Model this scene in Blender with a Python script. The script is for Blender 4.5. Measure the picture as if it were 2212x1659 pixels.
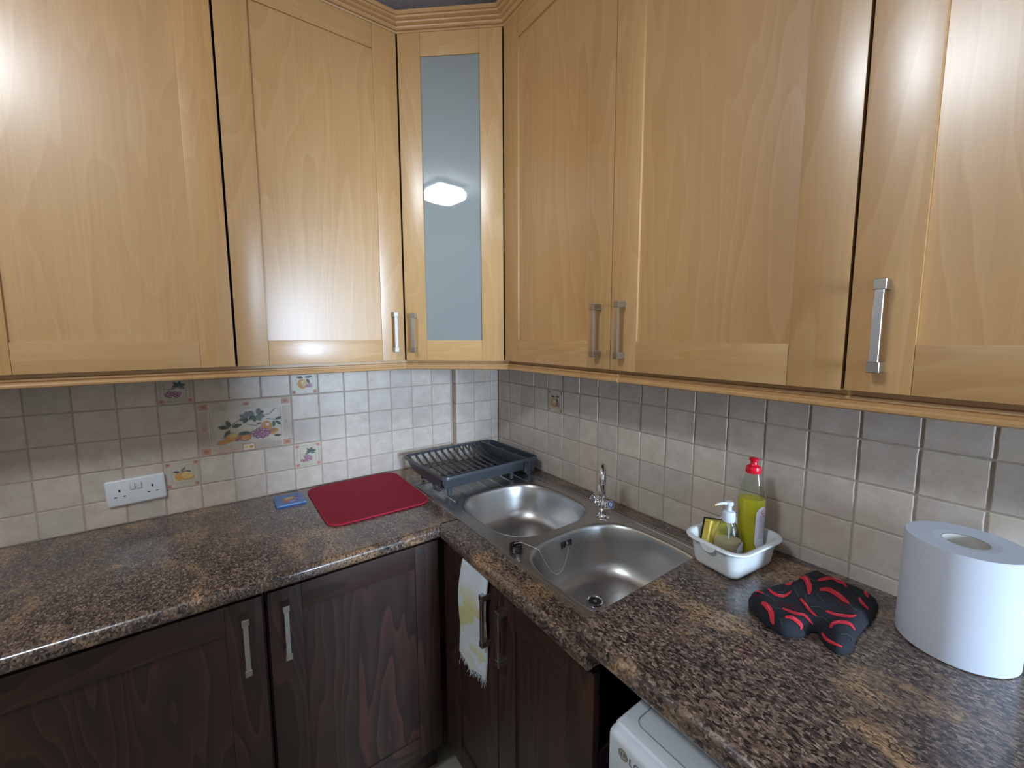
import bpy, bmesh, math, random
from mathutils import Vector, Matrix
from mathutils.geometry import delaunay_2d_cdt
random.seed(7)
for o in list(bpy.data.objects): bpy.data.objects.remove(o)
S = bpy.context.scene
COL = S.collection
R = math.radians

# ---------------------------------------------------------------- camera
cam_d = bpy.data.cameras.new('camera'); cam = bpy.data.objects.new('camera', cam_d); COL.objects.link(cam)
F = Vector((.5839, .8051, -.1047)).normalized(); RT = Vector((.8094, -.5872, -.0014)).normalized()
RT = (RT - F*RT.dot(F)).normalized(); UP = RT.cross(F)
cam.matrix_world = Matrix(((RT.x, UP.x, -F.x, -1.2024), (RT.y, UP.y, -F.y, -1.8812), (RT.z, UP.z, -F.z, .6421), (0, 0, 0, 1)))
cam_d.sensor_fit = 'HORIZONTAL'; cam_d.sensor_width = 36; cam_d.lens = 36*881.417/2212
cam_d.shift_x = -11.7/2212; cam_d.shift_y = -11.84/2212; cam_d.clip_start = .02
S.camera = cam
# ---------------------------------------------------------------- light and exposure
w = bpy.data.worlds.new('world'); S.world = w; w.use_nodes = True
w.node_tree.nodes['Background'].inputs[0].default_value = (.55, .68, .9, 1)
w.node_tree.nodes['Background'].inputs[1].default_value = .6
S.view_settings.view_transform = 'Standard'; S.view_settings.look = 'None'
S.view_settings.gamma = 1; S.view_settings.use_curve_mapping = False; S.view_settings.exposure = 0.0
def area(name, loc, target, sx, sy, power, col):
    l = bpy.data.lights.new(name, 'AREA'); l.shape = 'RECTANGLE'; l.size = sx; l.size_y = sy; l.energy = power; l.color = col
    o = bpy.data.objects.new(name, l); COL.objects.link(o); o.location = loc
    o.rotation_euler = (Vector(target)-Vector(loc)).to_track_quat('-Z', 'Y').to_euler(); return o
area('daylight_in_far_window', (-.58, -5.9, .7), (-.58, 0, .3), .5, 1.3, 300, (.60, .78, 1))

# ---------------------------------------------------------------- materials
def lin(c): return tuple(((v/255)/12.92 if v/255 <= .04045 else ((v/255+.055)/1.055)**2.4) for v in c)+(1,)
class M:
    def __init__(s, name):
        s.m = bpy.data.materials.new(name); s.m.use_nodes = True; s.t = s.m.node_tree; s.b = s.t.nodes['Principled BSDF']; s.l = s.t.links
    def n(s, ty, **k):
        nd = s.t.nodes.new(ty)
        for a, b in k.items():
            if a.startswith('i_'): nd.inputs[a[2:].replace('_', ' ')].default_value = b
            else: setattr(nd, a, b)
        return nd
    def k(s, a, b): s.l.new(a, b)
    def set(s, **k):
        for a, b in k.items(): s.b.inputs[a.replace('_', ' ')].default_value = b
        return s
def plain(name, rgb, rough=.5, **k):
    a = M(name); a.set(Base_Color=lin(rgb), Roughness=rough, **k); return a.m
def coords(a, scale, rnd=8.0):
    tc = a.n('ShaderNodeTexCoord'); mp = a.n('ShaderNodeMapping'); mp.inputs['Scale'].default_value = scale
    a.k(tc.outputs['Object'], mp.inputs['Vector'])
    oi = a.n('ShaderNodeObjectInfo'); mu = a.n('ShaderNodeVectorMath', operation='MULTIPLY'); mu.inputs[1].default_value = (rnd, rnd*1.7, rnd*.6)
    a.k(oi.outputs['Random'], mu.inputs[0]); ad = a.n('ShaderNodeVectorMath', operation='ADD')
    a.k(mp.outputs[0], ad.inputs[0]); a.k(mu.outputs[0], ad.inputs[1]); return ad.outputs[0]
def ramp(a, fac, stops):
    r = a.n('ShaderNodeValToRGB'); e = r.color_ramp.elements
    while len(e) < len(stops): e.new(.5)
    for i, (p, c) in enumerate(stops): e[i].position = p; e[i].color = c
    a.k(fac, r.inputs[0]); return r.outputs[0]
def mixc(a, f, c1, c2, mode='MIX'):
    m = a.n('ShaderNodeMix', data_type='RGBA', blend_type=mode)
    for s_, v in ((m.inputs[0], f), (m.inputs[6], c1), (m.inputs[7], c2)):
        if isinstance(v, (int, float, tuple)): s_.default_value = v
        else: a.k(v, s_)
    return m.outputs[2]
def bump(a, h, st, d=.001):
    b = a.n('ShaderNodeBump'); b.inputs['Strength'].default_value = st; b.inputs['Distance'].default_value = d
    a.k(h, b.inputs['Height']); a.k(b.outputs[0], a.b.inputs['Normal'])
def wood(name, axis, c1, c2, c3, fig, rough, coat, ringw=1.0):
    a = M(name)
    sc = {'z': (3.6, 3.6, .62), 'x': (.62, 4.5, 4.5)}[axis]
    v = coords(a, sc, 9)
    nz = a.n('ShaderNodeTexNoise', i_Scale=1.0, i_Detail=3.0, i_Roughness=.45, i_Distortion=.35); a.k(v, nz.inputs['Vector'])
    # cathedral figure: contour bands of a stretched smooth field
    m = a.n('ShaderNodeMath', operation='MULTIPLY'); m.inputs[1].default_value = 15*ringw; a.k(nz.outputs[0], m.inputs[0])
    fr = a.n('ShaderNodeMath', operation='FRACT'); a.k(m.outputs[0], fr.inputs[0])
    rings = ramp(a, fr.outputs[0], [(0, (0, 0, 0, 1)), (.75, (.6, .6, .6, 1)), (.93, (1, 1, 1, 1)), (1, (0, 0, 0, 1))])
    sc2 = {'z': (160, 160, 3.5), 'x': (3.5, 160, 160)}[axis]
    v2 = coords(a, sc2, 30)
    n2 = a.n('ShaderNodeTexNoise', i_Scale=1.0, i_Detail=4.0, i_Roughness=.6); a.k(v2, n2.inputs['Vector'])
    base = ramp(a, nz.outputs[0], [(.25, c1), (.75, c2)])
    c = mixc(a, rings, base, c3); 
    mm = a.n('ShaderNodeMix', data_type='RGBA'); mm.inputs[0].default_value = fig; a.k(base, mm.inputs[6]); a.k(c, mm.inputs[7])
    f2 = ramp(a, n2.outputs[0], [(.35, (.95, .95, .95, 1)), (.65, (1.03, 1.03, 1.03, 1))])
    fin = mixc(a, 1.0, mm.outputs[2], f2, 'MULTIPLY')
    oi = a.n('ShaderNodeObjectInfo'); tint = ramp(a, oi.outputs['Random'], [(0, (.93, .93, .93, 1)), (1, (1.04, 1.03, 1.0, 1))])
    fin = mixc(a, 1.0, fin, tint, 'MULTIPLY')
    a.k(fin, a.b.inputs['Base Color'])
    a.set(Roughness=rough, Coat_Weight=coat, Coat_Roughness=.27, Coat_IOR=1.55)
    bump(a, n2.outputs[0], .12, .0004)
    return a.m
BE = (lin((188, 143, 88)), lin((199, 157, 102)), lin((207, 168, 116)))
beech_v = wood('beech_vertical', 'z', *BE, .5, .42, 1.0)
beech_h = wood('beech_horizontal', 'x', *BE, .5, .42, 1.0)
DK = (lin((30, 19, 15)), lin((42, 25, 19)), lin((72, 42, 32)))
dark_v = wood('dark_vertical', 'z', *DK, .85, .5, .18, 1.5)
dark_h = wood('dark_horizontal', 'x', *DK, .75, .5, .18, 1.3)
beech_t = wood('beech_trim', 'x', lin((190, 146, 96)), lin((204, 162, 112)), lin((210, 170, 122)), .3, .4, .3)
carc = plain('carcass_board', (120, 84, 52), .6)
darkgap = plain('carcass_dark', (40, 28, 24), .6)
def granite():
    a = M('granite_laminate'); v = coords(a, (1, 1, 1), 0); v.node.inputs
    mp_ = a.n('ShaderNodeMapping'); mp_.inputs['Rotation'].default_value = (0, 0, R(33)); mp_.inputs['Scale'].default_value = (1.25, .72, 1.0); a.k(v, mp_.inputs['Vector']); v = mp_.outputs[0]
    def noise(s, d, r=.6, dist=0):
        q = a.n('ShaderNodeTexNoise', i_Scale=s, i_Detail=d, i_Roughness=r, i_Distortion=dist); a.k(v, q.inputs['Vector']); return q.outputs[0]
    vo = a.n('ShaderNodeTexVoronoi', i_Scale=230.0, i_Randomness=1.0); 
    wv = a.n('ShaderNodeTexNoise', i_Scale=90.0, i_Detail=3.0); a.k(v, wv.inputs['Vector'])
    dv = a.n('ShaderNodeVectorMath', operation='MULTIPLY_ADD'); dv.inputs[1].default_value = (.013, .013, .013); a.k(wv.outputs['Color'], dv.inputs[0]); a.k(v, dv.inputs[2])
    a.k(dv.outputs[0], vo.inputs['Vector'])
    sep = a.n('ShaderNodeSeparateColor'); a.k(vo.outputs['Color'], sep.inputs[0])
    grains = ramp(a, sep.outputs[0], [(0, lin((42, 36, 36))), (.2, lin((74, 62, 57))), (.44, lin((100, 84, 74))), (.7, lin((124, 107, 94))), (.9, lin((150, 132, 118)))])
    grains.node.color_ramp.interpolation = 'CONSTANT'
    tan = ramp(a, sep.outputs[1], [(0, lin((104, 82, 64))), (.3, lin((152, 124, 94))), (.6, lin((184, 152, 118))), (.87, lin((64, 52, 46)))])
    patch = ramp(a, noise(6.5, 3, .55, .6), [(.53, (0, 0, 0, 1)), (.63, (1, 1, 1, 1))])
    patch.node
    c = mixc(a, patch, grains, tan)
    dk = ramp(a, noise(150, 4, .65, .5), [(.36, (.38, .38, .4, 1)), (.46, (1, 1, 1, 1))])
    c = mixc(a, 1.0, c, dk, 'MULTIPLY')
    big = ramp(a, noise(11, 3), [(.3, (.72, .72, .75, 1)), (.7, (1.12, 1.08, 1.05, 1))])
    c = mixc(a, 1.0, c, big, 'MULTIPLY')
    a.k(c, a.b.inputs['Base Color']); a.set(Roughness=.28, Coat_Weight=.6, Coat_Roughness=.12)
    bump(a, noise(200, 2), .08, .0005); return a.m
granite_m = granite()
def tile_mat(name, cA, cB, rough=.35):
    a = M(name); v = coords(a, (1, 1, 1), 11)
    n1 = a.n('ShaderNodeTexNoise', i_Scale=22.0, i_Detail=5.0, i_Roughness=.6); a.k(v, n1.inputs['Vector'])
    n2 = a.n('ShaderNodeTexNoise', i_Scale=160.0, i_Detail=3.0); a.k(v, n2.inputs['Vector'])
    c = ramp(a, n1.outputs[0], [(.3, lin(cA)), (.7, lin(cB))])
    oi = a.n('ShaderNodeObjectInfo'); t = ramp(a, oi.outputs['Random'], [(0, (.9, .89, .9, 1)), (.5, (1, 1, 1, 1)), (1, (1.05, 1.03, .99, 1))])
    c = mixc(a, 1.0, c, t, 'MULTIPLY')
    sp = ramp(a, n2.outputs[0], [(.3, (.86, .85, .84, 1)), (.5, (1, 1, 1, 1))]); c = mixc(a, .5, c, mixc(a, 1.0, c, sp, 'MULTIPLY'))
    a.k(c, a.b.inputs['Base Color']); a.set(Roughness=rough)
    ad = a.n('ShaderNodeMath', operation='ADD'); a.k(n1.outputs[0], ad.inputs[0]); a.k(n2.outputs[0], ad.inputs[1])
    bump(a, ad.outputs[0], .2, .0008); return a.m
tile_m = tile_mat('ceramic_tile', (190, 177, 164), (208, 197, 186))
dtile_m = tile_mat('decor_tile', (196, 186, 166), (212, 203, 186))
def rough_mat(name, rgb, sc, rough, bs=.3, var=.12):
    a = M(name); v = coords(a, (1, 1, 1), 3)
    n = a.n('ShaderNodeTexNoise', i_Scale=sc, i_Detail=4.0); a.k(v, n.inputs['Vector'])
    c = lin(rgb); c = ramp(a, n.outputs[0], [(.3, tuple(x*(1-var) for x in c[:3])+(1,)), (.7, tuple(x*(1+var) for x in c[:3])+(1,))])
    a.k(c, a.b.inputs['Base Color']); a.set(Roughness=rough); bump(a, n.outputs[0], bs, .001); return a.m
grout_m = rough_mat('grout', (172, 160, 146), 180, .85)
plaster_m = rough_mat('plaster', (200, 196, 190), 40, .8)
ceil_m = rough_mat('ceiling_paint', (232, 226, 228), 60, .85)
floor_m = rough_mat('floor_vinyl', (150, 146, 132), 30, .5)
def steel():
    a = M('brushed_steel'); v = coords(a, (700, 30, 60), 2)
    n = a.n('ShaderNodeTexNoise', i_Scale=1.0, i_Detail=3.0); a.k(v, n.inputs['Vector'])
    r = ramp(a, n.outputs[0], [(.3, (.3, .3, .3, 1)), (.7, (.4, .4, .4, 1))]); a.k(r, a.b.inputs['Roughness'])
    a.set(Base_Color=(.56, .555, .55, 1), Metallic=1.0); bump(a, n.outputs[0], .05, .0002); return a.m
steel_m = steel()
chrome_m = plain('chrome', (225, 226, 230), .06, Metallic=1.0)
nickel_m = plain('brushed_nickel', (176, 172, 166), .3, Metallic=1.0)
nickel_bar = plain('nickel_bar', (205, 205, 210), .2, Metallic=1.0)
black_m = plain('black_rubber', (12, 12, 14), .2)
hole_m = plain('hole_dark', (22, 18, 24), .7)
rack_m = rough_mat('rack_plastic', (62, 67, 72), 300, .36, .05, .05)
white_pl = plain('white_plastic', (226, 230, 232), .3, Subsurface_Weight=.1, Subsurface_Radius=(.01, .01, .01))
socket_m = plain('socket_plastic', (222, 225, 228), .28)
enamel_m = plain('white_enamel', (205, 212, 218), .28, Coat_Weight=.3)
paper_m = rough_mat('tissue_paper', (196, 202, 214), 500, .9, .25, .02)
red_m = rough_mat('red_mat_cloth', (140, 12, 40), 900, .85, .5, .15)
red_edge = rough_mat('red_mat_edge', (165, 22, 52), 900, .8, .5, .1)
def glassy(name, rgb, rough, tr=1.0, ior=1.45):
    a = M(name); a.set(Base_Color=lin(rgb), Roughness=rough, Transmission_Weight=tr, IOR=ior); return a.m
pet_m = glassy('clear_bottle', (240, 244, 240), .03, 1.0, 1.25)
liquid_m = glassy('yellow_liquid', (255, 240, 60), .08, .3, 1.33)
amber_m = glassy('pale_soap', (250, 228, 190), .1, .3, 1.33)
pump_m = plain('pump_plastic', (214, 222, 235), .3)
redcap = plain('red_cap', (214, 16, 44), .3)
label_m = plain('label_white', (222, 224, 236), .4)
ink_m = plain('label_ink', (130, 130, 150), .6)
redink = plain('label_red', (210, 60, 70), .6)
sponge_y = rough_mat('sponge_foam', (206, 184, 84), 250, .9, .8, .12)
sponge_k = rough_mat('scourer', (24, 24, 26), 300, .95, .8, .2)
cloth_k = rough_mat('mitt_cloth', (24, 27, 36), 700, .9, .5, .15)
chili_r = plain('chilli_red', (196, 34, 52), .8); chili_h = plain('chilli_highlight', (232, 120, 130), .8)
chili_g = plain('chilli_green', (48, 84, 62), .8); chili_d = plain('script_darkred', (92, 20, 34), .8)
def towel_mat():
    a = M('towel_cloth'); v = coords(a, (1, 1, 1), 0)
    n = a.n('ShaderNodeTexNoise', i_Scale=13.0, i_Detail=2.0, i_Distortion=.4); a.k(v, n.inputs['Vector'])
    sx = a.n('ShaderNodeSeparateXYZ'); a.k(v, sx.inputs[0])
    band = a.n('ShaderNodeMapRange'); band.inputs[1].default_value = -.35; band.inputs[2].default_value = -.22; a.k(sx.outputs[2], band.inputs[0])
    b2 = a.n('ShaderNodeMapRange'); b2.inputs[1].default_value = -.05; b2.inputs[2].default_value = -.12; a.k(sx.outputs[2], b2.inputs[0])
    mu = a.n('ShaderNodeMath', operation='MULTIPLY'); a.k(band.outputs[0], mu.inputs[0]); a.k(b2.outputs[0], mu.inputs[1])
    f = ramp(a, n.outputs[0], [(.46, (0, 0, 0, 1)), (.52, (1, 1, 1, 1))]); f = mixc(a, 1.0, f, mu.outputs[0], 'MULTIPLY')
    c = mixc(a, f, lin((214, 220, 228)), lin((205, 202, 148))); a.k(c, a.b.inputs['Base Color']); a.set(Roughness=.95)
    n3 = a.n('ShaderNodeTexNoise', i_Scale=500.0); a.k(v, n3.inputs['Vector']); bump(a, n3.outputs[0], .6, .0012); return a.m
towel_m = towel_mat()
fringe_m = plain('fringe_cotton', (206, 212, 220), .95)
glass_fr = M('frosted_glass').set(Base_Color=lin((164, 172, 170)), Roughness=.5, Transmission_Weight=.35, Coat_Weight=1.0, Coat_Roughness=.02, Coat_IOR=1.5).m
lampm = M('lamp_diffuser').set(Base_Color=(1, 1, 1, 1), Emission_Color=(.82, .92, 1, 1), Emission_Strength=75.0).m
P_line = plain('print_line', (150, 140, 134), .5); P_pink = plain('print_terracotta', (192, 146, 132), .5)
P_leaf = plain('print_leaf', (74, 86, 78), .5); P_leaf2 = plain('print_leaf_grey', (112, 124, 118), .5)
P_or = plain('print_orange', (200, 146, 84), .5); P_ye = plain('print_yellow', (208, 180, 118), .5)
P_gr = plain('print_grape', (142, 98, 116), .5); P_gh = plain('print_grape_light', (196, 150, 172), .5)
P_br = plain('print_pomegranate', (168, 116, 88), .5); P_cr = plain('print_cream', (216, 208, 192), .45)
PM = [P_line, P_pink, P_leaf, P_leaf2, P_or, P_ye, P_gr, P_gh, P_br, P_cr]
blue_m = rough_mat('coaster_blue', (58, 104, 170), 60, .25, .1, .25)

# ---------------------------------------------------------------- mesh helpers
def obj(name, bm, mats, parent=None, loc=(0, 0, 0), rot=(0, 0, 0), smooth=False, **props):
    me = bpy.data.meshes.new(name); bmesh.ops.recalc_face_normals(bm, faces=bm.faces) if props.pop('recalc', True) else None
    bm.to_mesh(me); bm.free()
    for m_ in (mats if isinstance(mats, (list, tuple)) else [mats]): me.materials.append(m_)
    if smooth:
        me.polygons.foreach_set('use_smooth', [True]*len(me.polygons))
        if smooth != 'all':
            me.set_sharp_from_angle(angle=R(smooth if smooth > 1 else 35))
    o = bpy.data.objects.new(name, me); COL.objects.link(o); o.location = loc; o.rotation_euler = rot
    if parent: o.parent = parent
    for k_, v_ in props.items(): o[k_] = v_
    return o
def thing(name, label, cat, loc=(0, 0, 0), rz=0, group=None):
    o = bpy.data.objects.new(name, None); o.empty_display_size = .05; COL.objects.link(o); o.location = loc; o.rotation_euler = (0, 0, rz)
    o['label'] = label; o['category'] = cat
    if group: o['group'] = group
    return o
def box(bm, x0, x1, y0, y1, z0, z1, bev=0, seg=2, mi=0):
    b = bmesh.new(); bmesh.ops.create_cube(b, size=1)
    for v in b.verts: v.co = Vector(((x0+x1)/2+v.co.x*(x1-x0), (y0+y1)/2+v.co.y*(y1-y0), (z0+z1)/2+v.co.z*(z1-z0)))
    if bev: bmesh.ops.bevel(b, geom=b.edges[:], offset=bev, segments=seg, profile=.7, affect='EDGES')
    for f in b.faces: f.material_index = mi
    merge(bm, b); return bm
def merge(bm, b, mat=None):
    vm = {}
    for v in b.verts: vm[v] = bm.verts.new(mat @ v.co if mat else v.co)
    for f in b.faces:
        try: nf = bm.faces.new([vm[v] for v in f.verts]); nf.material_index = f.material_index; nf.smooth = f.smooth
        except ValueError: pass
    b.free()
def nb(): return bmesh.new()
def tube(bm, pts, r, n=10, cap=True, mi=0):
    pts = [Vector(p) for p in pts]; rs = r if isinstance(r, (list, tuple)) else [r]*len(pts)
    rings = []; up = None
    for i, p in enumerate(pts):
        t = (pts[min(i+1, len(pts)-1)]-pts[max(i-1, 0)]).normalized()
        if up is None: up = t.orthogonal().normalized()
        up = (up-t*up.dot(t)).normalized(); s = t.cross(up)
        rings.append([bm.verts.new(p+(up*math.cos(2*math.pi*k/n)+s*math.sin(2*math.pi*k/n))*rs[i]) for k in range(n)])
    for a, b in zip(rings, rings[1:]):
        for k in range(n): f = bm.faces.new((a[k], a[(k+1) % n], b[(k+1) % n], b[k])); f.material_index = mi
    if cap:
        for rr in (rings[0][::-1], rings[-1]): bm.faces.new(rr).material_index = mi
def lathe(bm, prof, n=32, c=(0, 0, 0), sx=1, sy=1, mi=0, cap=True):
    rings = []
    for r, z in prof:
        rings.append([bm.verts.new((c[0]+r*sx*math.cos(2*math.pi*k/n), c[1]+r*sy*math.sin(2*math.pi*k/n), c[2]+z)) for k in range(n)])
    for a, b in zip(rings, rings[1:]):
        for k in range(n): f = bm.faces.new((a[k], a[(k+1) % n], b[(k+1) % n], b[k])); f.material_index = mi
    if cap:
        bm.faces.new(rings[0][::-1]).material_index = mi; bm.faces.new(rings[-1]).material_index = mi
def loops(bm, ls, closed=True, mi=0):
    rings = [[bm.verts.new(p) for p in l] for l in ls]; n = len(rings[0])
    for a, b in zip(rings, rings[1:]):
        for k in range(n if closed else n-1): f = bm.faces.new((a[k], a[(k+1) % n], b[(k+1) % n], b[k])); f.material_index = mi
    return rings
def rrect(w_, d_, r, n=6, cx=0, cy=0):
    pts = []
    for (sx, sy, a0) in ((1, 1, 0), (-1, 1, 90), (-1, -1, 180), (1, -1, 270)):
        for k in range(n+1):
            a = R(a0+90*k/n); pts.append((cx+sx*(w_/2-r)+r*math.cos(a), cy+sy*(d_/2-r)+r*math.sin(a)))
    return pts
def prism(bm, pts, z0, z1, mi=0):
    a = [bm.verts.new((p[0], p[1], z0)) for p in pts]; b = [bm.verts.new((p[0], p[1], z1)) for p in pts]; n = len(pts)
    bm.faces.new(a[::-1]).material_index = mi; bm.faces.new(b).material_index = mi
    for k in range(n): bm.faces.new((a[k], a[(k+1) % n], b[(k+1) % n], b[k])).material_index = mi
def text_bm(txt, size, mi=0, bold=0):
    cu = bpy.data.curves.new('t', 'FONT'); cu.body = txt; cu.size = size; cu.offset = bold; cu.resolution_u = 3
    o = bpy.data.objects.new('t', cu); COL.objects.link(o); dg = bpy.context.evaluated_depsgraph_get()
    me = bpy.data.meshes.new_from_object(o.evaluated_get(dg)); b = bmesh.new(); b.from_mesh(me)
    bpy.data.objects.remove(o); bpy.data.curves.remove(cu); bpy.data.meshes.remove(me)
    for f in b.faces: f.material_index = mi
    return b

# ---------------------------------------------------------------- room shell
ZF, ZC = -.97, 1.88; XL, YB = -3.0, -2.75
st = dict(kind='structure')
b = box(nb(), XL-.3, .12, -6.4, .12, ZF-.08, ZF); obj('floor', b, floor_m, **st)
b = box(nb(), XL-.3, .12, -6.4, .12, ZC, ZC+.08); obj('ceiling', b, ceil_m, **st)
b = box(nb(), XL-.1, .1, .0018, .1, ZF, ZC); wall_left = obj('wall_left', b, [grout_m], **st)
b = box(nb(), .0018, .1, -6.3, .1, ZF, ZC); wall_right = obj('wall_right', b, [grout_m], **st)
b = box(nb(), XL-.1, XL, -6.3, .004, ZF, ZC); obj('wall_far_left', b, plaster_m, **st)
DX0, DX1 = -.80, -.02  # unseen doorway, added so its left jamb trims the daylight to a band
b = nb(); box(b, XL, DX0, YB-.1, YB, ZF, ZC); box(b, DX1, .004, YB-.1, YB, ZF, ZC); box(b, DX0, DX1, YB-.1, YB, 1.15, ZC); obj('wall_back', b, plaster_m, **st)
b = box(nb(), XL-.1, .1, -6.4, -6.3, ZF, ZC); obj('wall_next_room', b, plaster_m, **st)

# tiles ------------------------------------------------------------
PIT, TS = .103, .0995
LOFF, ROFF, H0 = .2617, .0488, .0905
_tc = {}
def tile_mesh(w_, h_, var=0, m_=None):
    key = (round(w_, 4), round(h_, 4), var, m_ is None)
    if key in _tc: return _tc[key]
    b = bmesh.new(); rnd = random.Random(hash(key) % 1000)
    n = 5; out = []
    for i in range(4*n):
        s, t = divmod(i, n); u = t/n
        x, z = {0: (u, 0), 1: (1, u), 2: (1-u, 1), 3: (0, 1-u)}[s]
        j = .0007*(rnd.random()-.5)*2
        out.append((x*w_-w_/2+(j if s in (1, 3) else 0), z*h_-h_/2+(j if s in (0, 2) else 0)))
    def ring(ins, y): return [((x*(1-2*ins/w_)), y, z*(1-2*ins/h_)) for x, z in out]
    rs = loops(b, [ring(0, .007), ring(0, .0022), ring(.0008, .0006), ring(.0026, 0)])
    b.faces.new(rs[-1])
    me = bpy.data.meshes.new('tile'); bmesh.ops.recalc_face_normals(b, faces=b.faces); b.to_mesh(me); b.free()
    me.materials.append(m_ or tile_m)
    _tc[key] = me; return me
def put_tile(parent, cx, cy, cz, w_, h_, rz=0, m_=None, name='tile'):
    o = bpy.data.objects.new(name, tile_mesh(w_, h_, random.randrange(4), m_)); COL.objects.link(o); o.parent = parent
    j = random.uniform(-.0004, .0006)
    d = (math.sin(rz)*-1, math.cos(rz))   # outward is -local y
    o.location = (cx+d[0]*j, cy+d[1]*j, cz); o.rotation_euler = (R(random.uniform(-.35, .35)), R(random.uniform(-.35, .35)), rz+R(random.uniform(-.3, .3)))
    return o
def zr(j): return 0 if j == 0 else H0+(j-1)*PIT
G = PIT-TS
FRUIT = {}
class Pic:     # flat print in local x,z laid over a tile
    def __init__(s): s.b = bmesh.new(); s.y = -.00025; s.k = 1.0
    def poly(s, pts, mi):
        s.y -= .000012
        try: s.b.faces.new([s.b.verts.new((x*s.k, s.y, z*s.k)) for x, z in pts]).material_index = mi
        except ValueError: pass
    def ell(s, x, z, rx, rz, mi, a=0, n=18):
        c, q = math.cos(R(a)), math.sin(R(a))
        s.poly([(x+rx*math.cos(2*math.pi*k/n)*c-rz*math.sin(2*math.pi*k/n)*q, z+rx*math.cos(2*math.pi*k/n)*q+rz*math.sin(2*math.pi*k/n)*c) for k in range(n)], mi)
    def leaf(s, x, z, l, w_, a, mi):
        c, q = math.cos(R(a)), math.sin(R(a)); pts = []
        for k in range(9): u = k/8; pts.append((u*l, w_*math.sin(math.pi*u)**.8*(1-.25*u)))
        for k in range(7, 0, -1): u = k/8; pts.append((u*l, -w_*math.sin(math.pi*u)**.8*(1-.25*u)))
        s.poly([(x+px*c-pz*q, z+px*q+pz*c) for px, pz in pts], mi)
        s.line([(x, z), (x+l*.9*c, z+l*.9*q)], .0004, P_line and 3 if mi == 2 else 2)
    def line(s, pts, w_, mi):
        for (x0, z0), (x1, z1) in zip(pts, pts[1:]):
            dx, dz = x1-x0, z1-z0; l = math.hypot(dx, dz) or 1; nx, nz = -dz/l*w_/2, dx/l*w_/2
            s.poly([(x0-nx, z0-nz), (x1-nx, z1-nz), (x1+nx, z1+nz), (x0+nx, z0+nz)], mi)
    def rframe(s, w_, h_, r, lw, mi):
        p = rrect(w_, h_, r, 4); s.line(p+[p[0]], lw, mi)
    def grapes(s, x, z, n, r, sp, seed=1, asp=1.6):
        rr = random.Random(seed)
        for _ in range(n):
            u = rr.uniform(-1, 1); v = rr.uniform(-1, 1)*(1-abs(u)*.6)
            gx, gz = x+u*sp*asp, z+v*sp; s.ell(gx, gz, r, r, 6, n=10); s.ell(gx+r*.1, gz+r*.15, r*.55, r*.55, 7, n=8)
    def bord(s, w_, h_, dots, cs, small=True):
        for sx in (-1, 1):
            for sz in (-1, 1):
                s.poly([(sx*(w_/2-cs[0]*.6)+dx*cs[0]*.42, sz*(h_/2-cs[1]*.6)+dz*cs[1]*.42) for dx, dz in ((-1, -1), (1, -1), (1, 1), (-1, 1))], 1)
                s.ell(sx*(w_/2-cs[0]*.6), sz*(h_/2-cs[1]*.6), cs[0]*.22, cs[1]*.22, 8, n=8)
        if dots:
            for side in dots:
                n = 11
                for k in range(n):
                    for q in (.25, .5):
                        u = -w_/2+cs[0]*1.25+(w_-2.5*cs[0])*k/(n-1) if side in 'tb' else -h_/2+cs[1]*1.25+(h_-2.5*cs[1])*k/(n-1)
                        if side in 'tb': c_ = (u, (1 if side == 't' else -1)*(h_/2-cs[1]*(q+.15)))
                        else: c_ = ((1 if side == 'r' else -1)*(w_/2-cs[0]*(q+.15)), u)
                        s.poly([(c_[0]+dx*.0011, c_[1]+dz*.0011) for dx, dz in ((-1, -1), (1, -1), (1, 1), (-1, 1))], 3)
    def done(s, tile): return obj('fruit_print', s.b, PM, tile, recalc=False)
def fr_grapes(t, seed=1):
    p = Pic(); p.bord(TS, TS, 'tblr', (.017, .017)); p.rframe(.06, .062, .012, .0012, 0); p.k = 1.22
    for a, l in ((20, .018), (75, .017), (130, .018), (170, .014)): p.leaf(.008, .010, l, .0052, a, 2)
    p.leaf(.006, .008, .018, .004, -12, 3); p.leaf(.004, .008, .014, .004, 195, 3); p.line([(-.026, .006), (-.015, .003), (-.004, .002)], .0014, 3)
    p.grapes(-.006, -.012, 24, .0044, .0095, seed); p.done(t)
def fr_orange(t):
    p = Pic(); p.bord(TS, TS, '', (.017, .017)); p.rframe(.06, .062, .012, .0009, 0); p.rframe(.088, .088, .002, .0006, 0); p.k = 1.2
    p.leaf(-.002, .016, .022, .0046, 175, 2); p.leaf(.002, .017, .024, .005, 5, 3); p.leaf(.008, .012, .02, .005, -65, 2)
    p.ell(-.006, -.006, .0155, .017, 4, 20); p.ell(-.001, -.004, .009, .012, 5, 20); p.ell(-.006, .001, .0035, .004, 9)
    p.grapes(.014, -.012, 9, .004, .007, 5, 1.0)
    p.k = 1
    for x, z in ((-.042, 0), (.042, 0), (0, -.042)): p.ell(x, z, .003, .004, 0); p.ell(x, z, .0018, .0025, 9)
    p.done(t)
def fr_pear(t):
    p = Pic(); p.bord(TS, TS, '', (.017, .017)); p.rframe(.06, .062, .006, .0009, 0); p.rframe(.088, .088, .002, .0006, 0); p.k = 1.15
    p.leaf(-.006, .008, .018, .004, 168, 2); p.leaf(-.004, .008, .02, .0045, 50, 3); p.leaf(-.002, .006, .024, .0045, 2, 2)
    p.ell(-.007, -.006, .0125, .0125, 4); p.ell(.008, -.003, .011, .011, 5, 10); p.ell(.014, -.012, .016, .0075, 4, 8); p.ell(.014, -.010, .013, .004, 5, 8); p.done(t)
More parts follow.
